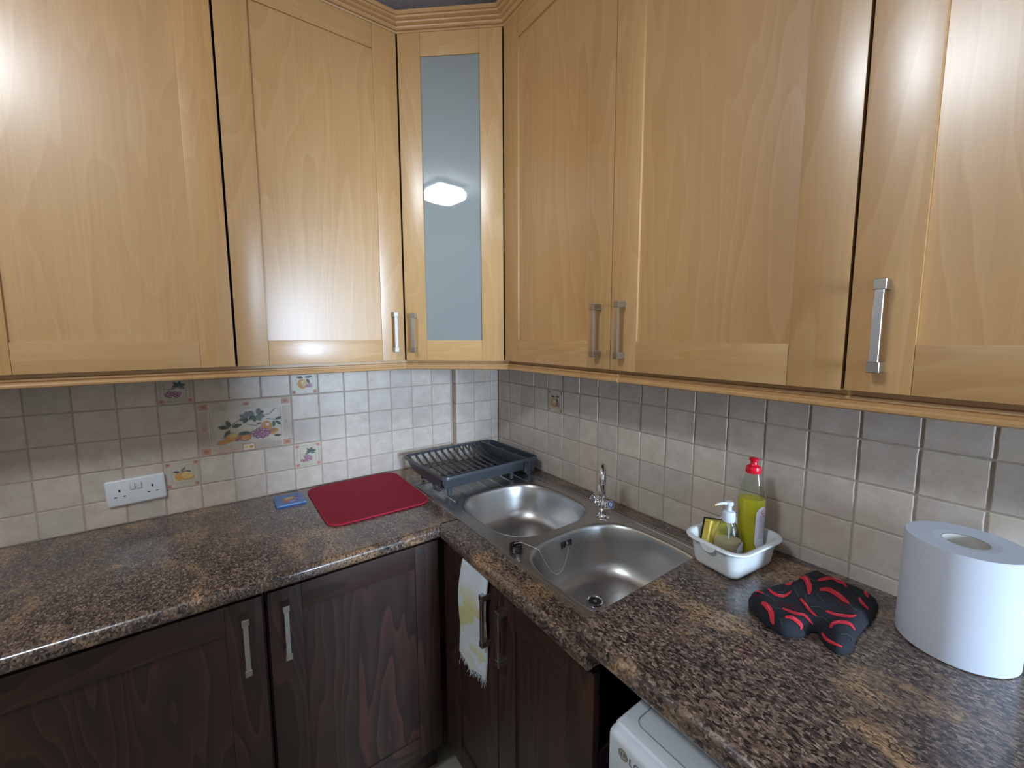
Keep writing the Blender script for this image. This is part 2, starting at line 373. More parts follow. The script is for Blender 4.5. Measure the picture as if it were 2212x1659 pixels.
def fr_big(t, w_, h_):
    p = Pic(); cs = (.036, .03)
    p.bord(w_, h_, '', (.034, .028)); p.rframe(w_-.006, h_-.006, .002, .001, 1); p.rframe(w_-.075, h_-.062, .016, .0012, 0); p.rframe(w_-.088, h_-.074, .014, .0007, 0)
    for k in range(8):
        for sx in (-1, 1):
            x = sx*(w_/2-.006-k*.0034); p.line([(x, -h_/2+.034), (x, h_/2-.034)], .0009, 0 if k % 2 else 1)
    for k in range(5): z = h_/2-.006-k*.005; p.line([(-w_/2+.04, z), (w_/2-.04, z)], .0008, 0)
    for k in range(46):
        for q in range(4): x = -w_/2+.042+k*(w_-.084)/45; z = -h_/2+.006+q*.0062; p.poly([(x+dx*.0014, z+dz*.0017) for dx, dz in ((-1, -1), (1, -1), (1, 1), (-1, 1))], 0 if k > 22 else 1)
    p.poly([(-.021, -h_/2+.003), (.021, -h_/2+.003), (.021, -h_/2+.03), (-.021, -h_/2+.03)], 1); p.poly([(-.017, -h_/2+.006), (.017, -h_/2+.006), (.017, -h_/2+.027), (-.017, -h_/2+.027)], 9)
    p.ell(-.008, -h_/2+.016, .007, .006, 5); p.ell(.008, -h_/2+.016, .007, .006, 4)
    p.ell(0, h_/2-.016, .012, .007, 1); p.ell(0, h_/2-.016, .006, .0035, 8)
    p.ell(-w_/2+.02, 0, .006, .009, 1); p.ell(w_/2-.02, .0, .004, .007, 1)
    # vine and leaves
    p.line([(-.052, .004), (-.03, .022), (-.012, .03)], .0022, 3); p.line([(.055, .036), (.072, .036), (.086, .046), (.096, .058), (.104, .058)], .0022, 3)
    for x, z, a in ((0, .03, 150), (0, .03, 200), (.002, .03, 235), (.002, .03, 100), (.004, .034, 60), (.026, .036, 215), (.026, .036, 265), (.024, .036, 130), (.03, .036, 300), (.034, .04, 25), (.034, .04, 70), (.036, .036, -20), (.034, .036, -60)):
        p.leaf(x, z, .026, .0088, a, 2 if (a//5) % 2 else 3)
    p.line([(.024, .024), (.028, .01)], .002, 3)
    for x, z, a, l in ((-.058, -.002, 172, .036), (-.056, 0, 110, .028), (-.05, -.001, 12, .034), (-.056, -.012, 235, .034)): p.leaf(x, z, l, .0078, a, 2)
    p.leaf(.03, 0, .02, .004, 15, 3); p.line([(-.004, .006), (.018, -.002), (.034, -.006)], .002, 3)
    for x, z, a in ((.094, .012, 20), (.096, .008, -50), (.09, .008, -95)): p.leaf(x, z, .026, .0062, a, 2)
    p.line([(.066, .02), (.08, .016), (.094, .012)], .002, 3)
    p.ell(-.078, -.055, .022, .0085, 4, 12); p.ell(-.052, -.04, .022, .017, 4, 20); p.ell(-.048, -.034, .014, .01, 5, 10); p.ell(-.036, -.052, .007, .006, 6)
    p.ell(-.01, -.042, .022, .018, 8); p.ell(-.011, -.03, .018, .007, 2); p.ell(-.008, -.046, .014, .01, 4)
    p.ell(.064, -.01, .018, .019, 4); p.ell(.066, -.004, .006, .006, 9); p.ell(.084, -.034, .02, .011, 4, 12); p.ell(.084, -.03, .014, .006, 8, 12)
    p.grapes(.042, -.037, 52, .0062, .019, 3, 1.5); p.leaf(.086, -.052, .028, .0055, 0, 2); p.done(t)
# left wall
for i in range(-1, 21):
    for j in range(0, 6):
        xr = -(LOFF+i*PIT); xl = xr-PIT
        if i == -1: continue
        if 7 <= i < 10 and 2 <= j < 4: continue
        z0, z1 = zr(j), zr(j+1); dec = {(10, 4): 'g', (6, 4): 'o', (6, 1): 'g2', (10, 1): 'p'}.get((i, j))
        t = put_tile(wall_left, (xl+xr)/2, 0, (z0+z1)/2, TS, z1-z0-G, 0, dtile_m if dec else None, 'fruit_tile' if dec else 'tile')
        if dec: {'g': lambda: fr_grapes(t, 1), 'g2': lambda: fr_grapes(t, 2), 'o': lambda: fr_orange(t), 'p': lambda: fr_pear(t)}[dec]()
bw, bh = 3*PIT-G, 2*PIT-G
t = put_tile(wall_left, -(LOFF+8.5*PIT), 0, zr(3), bw, bh, 0, dtile_m, 'fruit_tile'); t['label'] = 'large rectangular picture tile of grapes, oranges and vine leaves'; fr_big(t, bw, bh)
# right wall
for i in range(-1, 25):
    y1 = -.045 if i == -1 else -(ROFF+i*PIT); y0 = -(ROFF+(i+1)*PIT)
    if i == -1: continue
    for j in range(0, 6):
        z0, z1 = zr(j), zr(j+1)
        dec = (i == 4 and j == 3)
        t = put_tile(wall_right, 0, (y0+y1)/2, (z0+z1)/2, TS, z1-z0-G, R(-90), dtile_m if dec else None, 'fruit_tile' if dec else 'tile')
        if dec: fr_orange(t)
# boxed pipe in the corner
BX, BY = -.252, -.042
b = box(nb(), BX+.0018, 0, BY+.0018, .004, 0, .62); box_o = obj('trim_1', b, grout_m, **st)
for xa, xb in ((-.249, -.146), (-.146, -.043), (-.043, 0)):
    for j in range(6):
        z0, z1 = zr(j), zr(j+1); put_tile(box_o, (xa+xb)/2+(.001 if xb else 0), BY, (z0+z1)/2, xb-xa-G, z1-z0-G)
for j in range(6):
    z0, z1 = zr(j), zr(j+1); put_tile(box_o, BX, BY/2, (z0+z1)/2, abs(BY)-.002, z1-z0-G, R(-90))

# ---------------------------------------------------------------- worktops
def edge_prof(front, zt, zb, r=.017, r2=.013, n=7):   # cross-section from back-top round the front to back-bottom; coordinate s (outwards), z
    p = [(front-r-.004, zt)]
    for k in range(n+1): a = R(90-90*k/n); p.append((front-r+r*math.cos(a), zt-r+r*math.sin(a)))
    for k in range(n+1): a = R(-90*k/n); p.append((front-r2+r2*math.cos(a), zb+r2+r2*math.sin(a)))
    return p+[(front-r2-.004, zb)]
FL, FR_ = .663, .645
def strip(bm, prof, back, zt, zb, u0, u1, axis):
    pr = [(back, zt)]+prof+[(back, zb)]
    def pt(s, z, u): return (u, -s, z) if axis == 'x' else (-s, u, z)
    r = loops(bm, [[pt(s, z, u0) for s, z in pr], [pt(s, z, u1) for s, z in pr]])
    bm.faces.new(r[0][::-1]); bm.faces.new(r[1])
SX0, SX1, SY0, SY1 = -.56, -.072, -.262, -1.325   # hole for the sink
b = nb()
strip(b, edge_prof(FL, 0, -.04), .0, 0, -.04, -2.6, -FR_+.012, 'x')
strip(b, edge_prof(FR_, 0, -.04), -SX0, 0, -.04, -.64, -1.345, 'y')
box(b, -FR_+.012, 0, -.25, 0, -.04, 0); box(b, -FR_+.012, SX0, -.645, -.25, -.04, 0); box(b, SX1, 0, -1.345, -.25, -.04, 0)
wt = thing('worktop', 'speckled brown granite-look worktop along the left wall, carrying the sink', 'worktop', (0, 0, 0))
obj('slab', b, granite_m, wt, smooth=40)
b = nb(); SLZ = .054
strip(b, edge_prof(FR_+.005, SLZ, .008), 0.0, SLZ, .008, -1.322, -2.6, 'y')
wt2 = thing('worktop', 'raised granite-look worktop right of the sink, over the washing machine', 'worktop', (0, 0, 0))
obj('slab', b, granite_m, wt2, smooth=40)

# ---------------------------------------------------------------- cabinets
ZB, ZT = .5435, 1.765; YU, XU = -.2773, -.2938
ST = .0885
def handle(parent, x, z0, z1, out=.032):
    h = nb()
    for zc in (z0+.009, z1-.009): box(h, x-.0085, x+.0085, -out, 0, zc-.009, zc+.009, .0008, 1, 0)
    box(h, x-.0062, x+.0062, -out+.001, -out+.009, z0+.016, z1-.016, .0008, 1, 1)
    obj('handle', h, [nickel_m, nickel_bar], parent, label='brushed nickel bar handle')
def door(parent, x0, x1, z0, z1, mv, mh, rail=.083, hx=None, hz=None, stl=ST, glass=False):
    T = .019
    if glass:
        b = nb()
        for a_ in ((x0+stl-.008, x0+stl, z0+rail, z1-rail), (x1-stl, x1-stl+.008, z0+rail, z1-rail), (x0+stl, x1-stl, z0+rail-.008, z0+rail), (x0+stl, x1-stl, z1-rail, z1-rail+.008)):
            box(b, a_[0], a_[1], .010, .018, a_[2], a_[3])
        d = obj('door', b, mv, parent)
        b = box(nb(), x0+stl-.006, x1-stl+.006, .006, .0098, z0+rail-.006, z1-rail+.006); obj('glass_pane', b, glass_fr, d, label='frosted blue-grey glass pane')
    else:
        b = box(nb(), x0+stl-.008, x1-stl+.008, .0065, .016, z0+rail-.008, z1-rail+.008); d = obj('door', b, mv, parent)
    for a_, c_ in ((x0, x0+stl), (x1-stl, x1)): obj('stile', box(nb(), a_, c_, 0, T, z0, z1, .0014, 2), mv, d, smooth=40)
    for a_, c_ in ((z0, z0+rail), (z1-rail, z1)): obj('rail', box(nb(), x0+stl+.0004, x1-stl-.0004, .0004, T, a_, c_, .0014, 2), mh, d, smooth=40)
    if hx is not None: handle(d, hx, *hz)
    return d
DEP = abs(YU)-.024
def wall_cab(label, loc, rz, w_, hx, dep):
    t = thing('wall_cabinet', label, 'cabinet', loc, rz)
    H = ZT-ZB
    b = nb(); box(b, .0005, .017, .021, dep, 0, H); box(b, w_-.017, w_-.0005, .021, dep, 0, H); box(b, .017, w_-.017, .021, dep, .004, .02); box(b, .017, w_-.017, .021, dep, H-.018, H); box(b, .017, w_-.017, dep-.008, dep, .02, H-.018)
    obj('carcass', b, carc, t)
    return t
WB = .5625
c = wall_cab('beech wall cabinet with one wide shaker door over the white wall socket', (-1.7295, YU, ZB), 0, WB+.002, None, .262)
door(c, .001, WB, 0, ZT-ZB, beech_v, beech_h, hx=.045, hz=(.035, .19))
c = wall_cab('unseen beech wall cabinet added at the far left to shade the tiles', (-2.2975, YU, ZB), 0, WB+.002, None, .262)  # out of view, added to keep lamp light off the leftmost tiles
door(c, .001, WB, 0, ZT-ZB, beech_v, beech_h)
c = wall_cab('beech wall cabinet left of the glass-fronted corner unit, handle at its right edge', (-1.1615, YU, ZB), 0, .5625, None, .262)
door(c, .001, .5605, 0, ZT-ZB, beech_v, beech_h, hx=.518, hz=(.035, .19))
# diagonal corner unit
ang = math.atan2(-.6583, .7527)
c = thing('wall_cabinet', 'narrow diagonal corner wall cabinet with a frosted glass door', 'cabinet', (-.5976, YU, ZB), ang)
LD = .4036
door(c, .003, LD-.004, -.002, ZT-ZB, beech_v, beech_h, glass=True, hx=.0425, hz=(.032, .186), stl=.0855)
def loc2(X, Y): dx, dy = X+.5976, Y-YU; return (dx*math.cos(ang)+dy*math.sin(ang), -dx*math.sin(ang)+dy*math.cos(ang))
poly_w = [(-.5966, YU+.0216), (-.5966, -.006), (-.006, -.006), (-.006, -.545), (XU+.0216, -.545)]
poly_l = [loc2(*p) for p in poly_w]
b = nb(); H = ZT-ZB
prism(b, poly_l, .002, .018); prism(b, poly_l, H-.018, H-.002)
for p, q in zip(poly_l, poly_l[1:]):
    d = Vector((q[0]-p[0], q[1]-p[1])).normalized(); n_ = Vector((-d.y, d.x))*-1
    cc = Vector(poly_l[0])+Vector(poly_l[2]); inner = (Vector((.2, .15))-Vector(p)).dot(n_) ; n_ = n_ if inner > 0 else -n_
    prism(b, [p, q, (q[0]+n_.x*.014, q[1]+n_.y*.014), (p[0]+n_.x*.014, p[1]+n_.y*.014)], .018, H-.018)
obj('carcass', b, carc, c)
for zz in (.42, .80):
    b = nb(); prism(b, [loc2(*p) for p in ((-.575, YU+.03), (-.575, -.03), (-.03, -.03), (-.03, -.52), (XU+.03, -.52))], zz, zz+.016); obj('shelf', b, plain('shelf_white', (220, 222, 222), .5), c)
RC0 = -.5435
c = wall_cab('tall beech wall cabinet with a pair of doors and handles meeting in the middle', (XU, RC0, ZB), R(-90), 1.0875, None, .278)
door(c, .001, .5400, 0, ZT-ZB, beech_v, beech_h, hx=.4955, hz=(.035, .19)); door(c, .5415, 1.0868, -.001, ZT-ZB, beech_v, beech_h, hx=.585, hz=(.034, .192))
c = wall_cab('beech wall cabinet at the far right, its handle beside the dark door gap', (XU, -1.6335, ZB), R(-90), .57, None, .278)
door(c, .0015, .563, 0, ZT-ZB, beech_v, beech_h, hx=.046, hz=(.036, .191))
# swept trims
def corner_pts(d):   # mitre points for an offset d outwards of the door faces
    t_ = Vector((.7527, -.6583)); n_ = Vector((-.6583, -.7527)); A = Vector((-.5976, YU)); y = YU-d; P0 = A+n_*d
    k = (y-P0.y)/t_.y; a = P0+t_*k; k2 = ((XU-d)-P0.x)/t_.x; bb = P0+t_*k2; return a, bb
def sweep(name, label, cat, prof, seg, mat, u0=None, u1=None):
    b = nb(); A, B = [], []
    for d, z in prof:
        a, bb = corner_pts(d)
        if seg == 'L': A.append((u0, YU-d, z)); B.append((a.x, a.y, z))
        elif seg == 'D': A.append((a.x, a.y, z)); B.append((bb.x, bb.y, z))
        else: A.append((bb.x, bb.y, z) if u0 is None else (XU-d, u0, z)); B.append((XU-d, u1, z))
    r = loops(b, [A, B]); b.faces.new(r[0][::-1]); b.faces.new(r[1])
    o = obj(name, b, mat, None, smooth=30); o['label'] = label; o['category'] = cat; return o
CP = [(-.03, 1.767), (-.002, 1.767), (.001, 1.772), (.008, 1.773), (.012, 1.777), (.013, 1.7815), (.019, 1.7825), (.024, 1.786), (.025, 1.7905), (.031, 1.7915), (.037, 1.795), (.038, 1.800), (.044, 1.801), (.047, 1.805), (.047, 1.812), (-.03, 1.812)]
sweep('cornice', 'grooved beech cornice above the two left wall cabinets', 'moulding', CP, 'L', beech_t, u0=-2.3)
sweep('cornice', 'short grooved beech cornice above the glass corner door', 'moulding', CP, 'D', beech_t)
sweep('cornice', 'grooved beech cornice above the right-hand wall cabinets', 'moulding', CP, 'R', beech_t, u1=-2.2)
def pel(off): return [(-.034+off, .5425), (-.019+off, .5425), (-.019+off, .5320), (-.010+off, .5305), (-.009+off, .525), (-.013+off, .5235), (-.0135+off, .519), (-.008+off, .517), (-.005+off, .513), (-.006+off, .508), (-.011+off, .505), (-.034+off, .505)]
sweep('light_pelmet', 'beech pelmet strip under the left wall cabinets', 'moulding', pel(-.006), 'L', beech_t, u0=-2.3)
sweep('light_pelmet', 'short beech pelmet strip under the glass corner cabinet', 'moulding', pel(-.012), 'D', beech_t)
sweep('light_pelmet', 'beech pelmet strip under the left door of the paired cabinet', 'moulding', pel(-.012), 'R', beech_t, u1=-1.096)
sweep('light_pelmet', 'longest beech pelmet strip under the right-hand wall cabinets', 'moulding', pel(-.015), 'R', beech_t, u0=-1.0965, u1=-2.2)
# base units
ZD1, ZD0 = -.059, -.842
def base_cab(label, loc, rz, w_, dep, low=0):
    t = thing('base_cabinet', label, 'cabinet', loc, rz); H = 0-ZF
    b = nb(); z0 = .12; z1 = H-.0405-.001
    box(b, 0.0005, .016, .022, dep, z0, z1-low); box(b, w_-.016, w_-.0005, .022, dep, z0, z1-low); box(b, .016, w_-.016, .022, dep, z0, z0+.016); box(b, .016, w_-.016, dep-.008, dep, z0+.016, z1-low)
    box(b, .016, w_-.016, .024, .034, z1-.03, z1)
    obj('carcass', b, darkgap, t); obj('plinth', box(nb(), 0.001, w_-.001, .055, .07, .001, .1195), dark_h, t); return t
z0d, z1d = ZD0-ZF, ZD1-ZF
BYF, BXF = -.632, -.618
c = base_cab('dark wood base cabinet below the white wall socket', (-1.722, BYF, ZF), 0, .5725, .60)
door(c, .002, .5665, z0d, z1d, dark_v, dark_h, hx=.5265, hz=(z1d-.195, z1d-.035), rail=.078, stl=.083)
c = base_cab('unseen dark base cabinet added at the far left to block light', (-2.297, BYF, ZF), 0, .5725, .60)  # out of view, added with the wall cabinet above against leaking light
door(c, .002, .5665, z0d, z1d, dark_v, dark_h, rail=.078, stl=.083)
c = base_cab('reddish dark base cabinet nearest the inner corner, handle at its left', (-1.1470, BYF, ZF), 0, .512, .60)
door(c, .0045, .510, z0d, z1d, dark_v, dark_h, hx=.0455, hz=(z1d-.195, z1d-.035), rail=.078, stl=.083)
c = base_cab('dark base cabinet under the sink with two doors and facing handles', (BXF, -.640, ZF), R(-90), .706, .59, .21)
obj('filler_post', box(nb(), -.004, .022, .001, .02, z0d, z1d+.01, .001, 1), dark_v, c)
door(c, .024, .3365, z0d, z1d, dark_v, dark_h, hx=.296, hz=(z1d-.195, z1d-.035), rail=.078, stl=.0815)
door(c, .3405, .7045, z0d, z1d, dark_v, dark_h, hx=.381, hz=(z1d-.195, z1d-.035), rail=.078, stl=.083)

# ---------------------------------------------------------------- sink
sk = thing('sink', 'stainless steel double-bowl sink with ribbed drainer set in the worktop', 'sink', (0, 0, 0))
def sup(cx, cy, hx, hy, e=3.4, n=56):
    out = []
    for k in range(n):
        a = 2*math.pi*k/n; ca, sa = math.cos(a), math.sin(a)
        out.append((cx+hx*math.copysign(abs(ca)**(2/e), ca), cy+hy*math.copysign(abs(sa)**(2/e), sa)))
    return out
B1 = dict(cx=-.3170, cy=-.6965, hx=.2, hy=.2145, depth=.15); B2 = dict(cx=-.3320, cy=-1.157, hx=.2145, hy=.2165, depth=.165)
zt = .0035
def ccw(l): return l
# deck with two openings, triangulated
ox0, ox1, oy0, oy1 = -.5655, -.0655, -1.36, -.252
outer = [(ox0+.01, oy0+.01), (ox1-.01, oy0+.01), (ox1-.01, oy1-.01), (ox0+.01, oy1-.01)]
h1 = sup(**{k_: v_ for k_, v_ in B1.items() if k_ != 'depth'}, ); h2 = sup(**{k_: v_ for k_, v_ in B2.items() if k_ != 'depth'})
allp = outer+h1+h2; ed = [(i, (i+1) % 4) for i in range(4)]
o1 = 4; ed += [(o1+i, o1+(i+1) % len(h1)) for i in range(len(h1))]; o2 = o1+len(h1); ed += [(o2+i, o2+(i+1) % len(h2)) for i in range(len(h2))]
vs, es, fs, *_ = delaunay_2d_cdt([Vector(p) for p in allp], ed, [], 0, 1e-6)
def inside(p, c_, e=3.4): return (abs((p.x-c_['cx'])/c_['hx'])**e+abs((p.y-c_['cy'])/c_['hy'])**e) < .999
b = nb(); bv = [b.verts.new((v.x, v.y, zt)) for v in vs]
for f in fs:
    ctr = sum((vs[i] for i in f), Vector((0, 0)))/3
    if inside(ctr, B1) or inside(ctr, B2): continue
    b.faces.new([bv[i] for i in f])
loops(b, [[(ox0+.01, oy0+.01, zt), (ox1-.01, oy0+.01, zt), (ox1-.01, oy1-.01, zt), (ox0+.01, oy1-.01, zt)], [(ox0+.006, oy0+.006, zt+.0025), (ox1-.006, oy0+.006, zt+.0025), (ox1-.006, oy1-.006, zt+.0025), (ox0+.006, oy1-.006, zt+.0025)],
          [(ox0+.001, oy0+.001, zt+.002), (ox1-.001, oy0+.001, zt+.002), (ox1-.001, oy1-.001, zt+.002), (ox0+.001, oy1-.001, zt+.002)], [(ox0, oy0, .0003), (ox1, oy0, .0003), (ox1, oy1, .0003), (ox0, oy1, .0003)]])
obj('deck', b, steel_m, sk, smooth=30)
# raised ribs of the drainer and the side rails
b = nb()
def rib(x0, y0, x1, y1, w_=.008, h_=.0036):
    a = Vector((x0, y0)); e = Vector((x1, y1)); d = (e-a).normalized(); n_ = Vector((-d.y, d.x)); L = []
    for s_, z in ((-1, 0), (-.55, h_*.8), (0, h_), (.55, h_*.8), (1, 0)): L.append([(a+n_*s_*w_/2, z, a-d*0), (e+n_*s_*w_/2, z, e)])
    rows = [[(p.x, p.y, zt+z) for p, z, _ in col] for col in L]; r = loops(b, rows, closed=False)
for x in (-.505, -.445, -.385, -.325, -.265, -.205, -.145): rib(x, -.275, x, -.485-(.04 if x < -.47 or x > -.17 else 0)+.02*abs(x+.32))
rib(-.090, -.27, -.086, -1.33, .009, .0035)
rib(-.554, -1.0, -.535, -.952, .006, .002)
obj('drainer_ribs', b, steel_m, sk, smooth='all')
def bowl(B, name):
    b = nb(); prof = [(0, zt), (.0035, zt-.0012), (.0065, -.004), (.0085, -.012), (.013, -.05), (.021, -B['depth']+.05), (.028, -B['depth']+.028), (.042, -B['depth']+.010), (.062, -B['depth']+.002), (.10, -B['depth']), (.15, -B['depth']-.002), (.178, -B['depth']-.003)]
    ls = []
    for i, (ins, z) in enumerate(prof): ls.append([(x, y, z) for x, y in sup(B['cx'], B['cy'], B['hx']-ins, B['hy']-ins, 3.4-.1*i if i < 9 else 2.2)])
    r = loops(b, ls); b.faces.new(r[-1]); o = obj(name, b, steel_m, sk, smooth='all'); return o
bo1 = bowl(B1, 'bowl'); bo2 = bowl(B2, 'bowl')
waste_m = plain('waste_strainer', (96, 98, 98), .3, Metallic=1.0)
def drain(cx, cy, z, par):
    b = nb(); lathe(b, [(.044, 0), (.043, .0018), (.03, .0012), (.024, -.001)], 32, (cx, cy, z+.0008), cap=False)
    lathe(b, [(.0245, .0010), (.0238, .0032), (.0222, .0036), (.0208, .0022), (.0195, .0010)], 32, (cx, cy, z+.0012), cap=False, mi=2); lathe(b, [(.0205, .0006), (.0200, .0009), (.001, .0010)], 32, (cx, cy, z+.0012), mi=3)
    lathe(b, [(.006, .0011), (.005, .0028), (.001, .0032)], 12, (cx, cy, z+.0012), mi=2)
    for k in range(6): a = k*math.pi/3; lathe(b, [(.0032, .0011), (.0030, .0014)], 10, (cx+.0115*math.cos(a), cy+.0115*math.sin(a), z+.0012), mi=1)
    obj('waste', b, [steel_m, hole_m, chrome_m, waste_m], par, smooth=30)
drain(-.327, -1.075, -.1650, bo2)
drain(-.310, -.70, -.1525, bo1)
b = nb()
for k, x in enumerate((-.352, -.3415, -.3255, -.315)):
    pts = [(x+.0022*math.cos(a), z) for a, z in []]
    y = B2['cy']+B2['hy']-.0125; box(b, x-.0024, x+.0024, y-.0032, y+.002, -.040, -.020, .002, 2)
obj('overflow_slots', b, hole_m, bo2)
b = nb(); lathe(b, [(.006, 0), (.0055, .003), (.002, .005)], 16); 
bmesh.ops.rotate(b, verts=b.verts, cent=(0, 0, 0), matrix=Matrix.Rotation(R(90), 3, 'X')); bmesh.ops.translate(b, verts=b.verts, vec=(-.3335, B2['cy']+B2['hy']-.0145, -.028)); obj('overflow_rose', b, chrome_m, bo2, smooth=40)
# water drops on the bowl floor
b = nb(); rr = random.Random(4)
for k in range(70):
    a = rr.uniform(-.2, 1.9); rad = rr.uniform(.115, .165); x = B2['cx']+rad*math.cos(a); y = B2['cy']+rad*math.sin(a)*.9; r_ = rr.uniform(.0009, .0022)
    if not inside(Vector((x, y)), dict(cx=B2['cx'], cy=B2['cy'], hx=B2['hx']-.055, hy=B2['hy']-.055)): continue
    lathe(b, [(r_, 0), (r_*.8, r_*.4), (r_*.3, r_*.6)], 8, (x, y, -.1632))
obj('water_drops', b, glassy('water', (250, 250, 250), .02, 1, 1.33), bo2, smooth='all', kind='stuff')

# plug and ball chain
pg = thing('sink_plug', 'black rubber sink plug with ball chain on the sink rim', 'plug', (-.528, -.942, zt))
b = nb(); lathe(b, [(.0185, 0), (.0205, .003), (.021, .012), (.0192, .0145), (.0198, .018), (.0185, .020), (.001, .0195)], 28); box(b, -.012, .012, -.0012, .0012, .019, .0235, .0008, 1); obj('stopper', b, black_m, pg, smooth=35)
b = nb()
A_ = Vector((0, 0, .024)); path = [A_, Vector((.02, -.003, .022)), Vector((.036, -.012, .012)), Vector((.052, -.022, .0035)), Vector((.064, -.030, -.004))]
endp = Vector((-.3335+.528, B2['cy']+B2['hy']-.021+.942, -.030-zt)); mid0 = path[-1]
for k in range(1, 30):
    u = k/29; p = mid0.lerp(endp, u); p.z -= .085*math.sin(math.pi*u)**.9*(1-.15*u); p.y -= .020*math.sin(math.pi*u)**.6; path.append(p)
def along(pts, step):
    out = []; acc = 0
    for a, c_ in zip(pts, pts[1:]):
        L = (c_-a).length
        while acc < L: out.append(a.lerp(c_, acc/L)); acc += step
        acc -= L
    return out
for p in along(path, .0036):
    bmesh.ops.create_icosphere(b, subdivisions=1, radius=.0015, matrix=Matrix.Translation(p))
obj('chain', b, plain('chain_metal', (235, 235, 238), .25, Metallic=1.0), pg, smooth='all', label='chrome ball chain')
b = nb(); tube(b, [(-.004, .001, .023), (-.002, .001, .027), (.002, .001, .027), (.004, .001, .023)], .0008, 6); obj('chain_ring', b, chrome_m, pg)

# ---------------------------------------------------------------- mixer tap
tp = thing('mixer_tap', 'chrome swan-neck mixer tap behind the sink bowls', 'tap', (-.143, -.937, zt))
b = nb(); lathe(b, [(.027, 0), (.027, .003), (.022, .006), (.018, .012), (.0165, .022), (.018, .034), (.020, .044), (.018, .054), (.012, .060), (.0105, .066), (.012, .070), (.0105, .076)], 32); obj('body', b, chrome_m, tp, smooth=50)
d2 = Vector((-.80, -.60, 0)).normalized(); b = nb(); pts = [Vector((0, 0, .07)), Vector((0, 0, .11)), Vector((0, 0, .15))]; rr_ = .036
for k in range(1, 15): a = math.pi*k/14; pts.append(Vector((0, 0, .152))+d2*(rr_*(1-math.cos(a)))+Vector((0, 0, rr_*1.25*math.sin(a))))
pts.append(pts[-1]+Vector((0, 0, -.012))+d2*.002)
tube(b, pts, .0083, 16); e = pts[-1]; tube(b, [e+Vector((0, 0, .006)), e-Vector((0, 0, .014))], .0112, 18); tube(b, [e-Vector((0, 0, .012)), e-Vector((0, 0, .018))], .0095, 18)
obj('spout', b, chrome_m, tp, smooth=40)
for s_, nm in ((1, 'red'), (-1, 'blue')):
    dr = Vector((-.12 if s_ > 0 else -.25, s_*.80, .5)).normalized(); q = dr.to_track_quat('Z', 'Y').to_matrix().to_4x4()
    b = nb(); lathe(b, [(.0105, .006), (.0105, .024), (.0125, .026)], 20); n = 32; prof = [(.012, .026), (.0155, .030), (.0165, .040), (.0165, .052), (.0145, .0545)]
    ls = [[(r*(1-.16*(.5+.5*math.cos(4*2*math.pi*k/n)))*math.cos(2*math.pi*k/n), r*(1-.16*(.5+.5*math.cos(4*2*math.pi*k/n)))*math.sin(2*math.pi*k/n), z) for k in range(n)] for r, z in prof]
    r_ = loops(b, ls); b.faces.new(r_[-1]); b.faces.new(r_[0][::-1]); b.transform(Matrix.Translation((0, 0, .036)) @ q)
    h = obj('tap_handle', b, chrome_m, tp, smooth=40)
    b = nb(); n = 28
    for z_, (ra, rb), mi in ((.0549, (.0, .0135), 0), (.0553, (.0075, .0115), 1)):
        ls = [[(r*math.cos(2*math.pi*k/n), r*math.sin(2*math.pi*k/n), z_) for k in range(n)] for r in (max(ra, .0005), rb)]; loops(b, ls, mi=mi)
    b.transform(Matrix.Translation((0, 0, .036)) @ q); obj('indicator_ring', b, [plain('cap_grey', (190, 190, 195), .3), plain('ring_'+nm, (40, 60, 150) if s_ < 0 else (170, 40, 40), .3)], h, label=nm+' ring on the handle end')

# ---------------------------------------------------------------- dish rack
RX, RY = .495, .405
rk = thing('dish_rack', 'dark grey plastic dish drainer standing on the sink drainer', 'dish rack', (-.297, -.262, zt+.0035), R(1.8))
zr_ = .081; xd = .175   # local x of cutlery divider
def rrp(w_, d_, r, z, cx=0, cy=0): return [(x, y, z) for x, y in rrect(w_, d_, r, 5, cx, cy)]
b = nb()   # rim
loops(b, [rrp(RX-.018, RY-.018, .022, zr_-.006), rrp(RX-.018, RY-.018, .022, zr_), rrp(RX-.014, RY-.014, .024, zr_+.003), rrp(RX-.004, RY-.004, .029, zr_+.002), rrp(RX, RY, .031, zr_-.003), rrp(RX, RY, .031, zr_-.010), rrp(RX-.004, RY-.004, .029, zr_-.010)])
obj('rim', b, rack_m, rk, smooth=45)
def prof_y(t):   # trough section: y from back (+) to front (-)
    yb, yf = RY/2-.009, -RY/2+.02
    pts = [(yb, zr_), (yb-.012, zr_-.012), (yb-.03, .062), (yb-.06, .047), (yb-.10, .036), (yb-.16, .031), (yb-.24, .030), (yf+.03, .032), (yf+.012, .034), (yf+.009, .046), (yf+.007, zr_-.006)]
    return pts
PR = prof_y(0)
def sheet(b, x0, x1, th, pr=PR):
    top = [Vector((y, z)) for y, z in pr]; nn = []
    for i in range(len(top)):
        d = (top[min(i+1, len(top)-1)]-top[max(i-1, 0)]).normalized(); nn.append(Vector((d.y, -d.x)))
    bot = [p-n_*-th if False else p+n_*th*(-1) for p, n_ in zip(top, nn)]
    ring = [(p.x, p.y) for p in top]+[(p.x, p.y) for p in reversed(bot)]
    r = loops(b, [[(x0, y, z) for y, z in ring], [(x1, y, z) for y, z in ring]])
    m = len(top)
    for side, rr2 in ((0, r[0]), (1, r[1])):
        for i in range(m-1): b.faces.new((rr2[i], rr2[i+1], rr2[2*m-2-i], rr2[2*m-1-i]))
xs0, xs1 = -RX/2+.012, xd-.012
b = nb(); sheet(b, -RX/2+.008, -RX/2+.014, .0025); box(b, -RX/2+.004, -RX/2+.009, -RY/2+.02, RY/2-.01, .030, zr_, .001, 1)
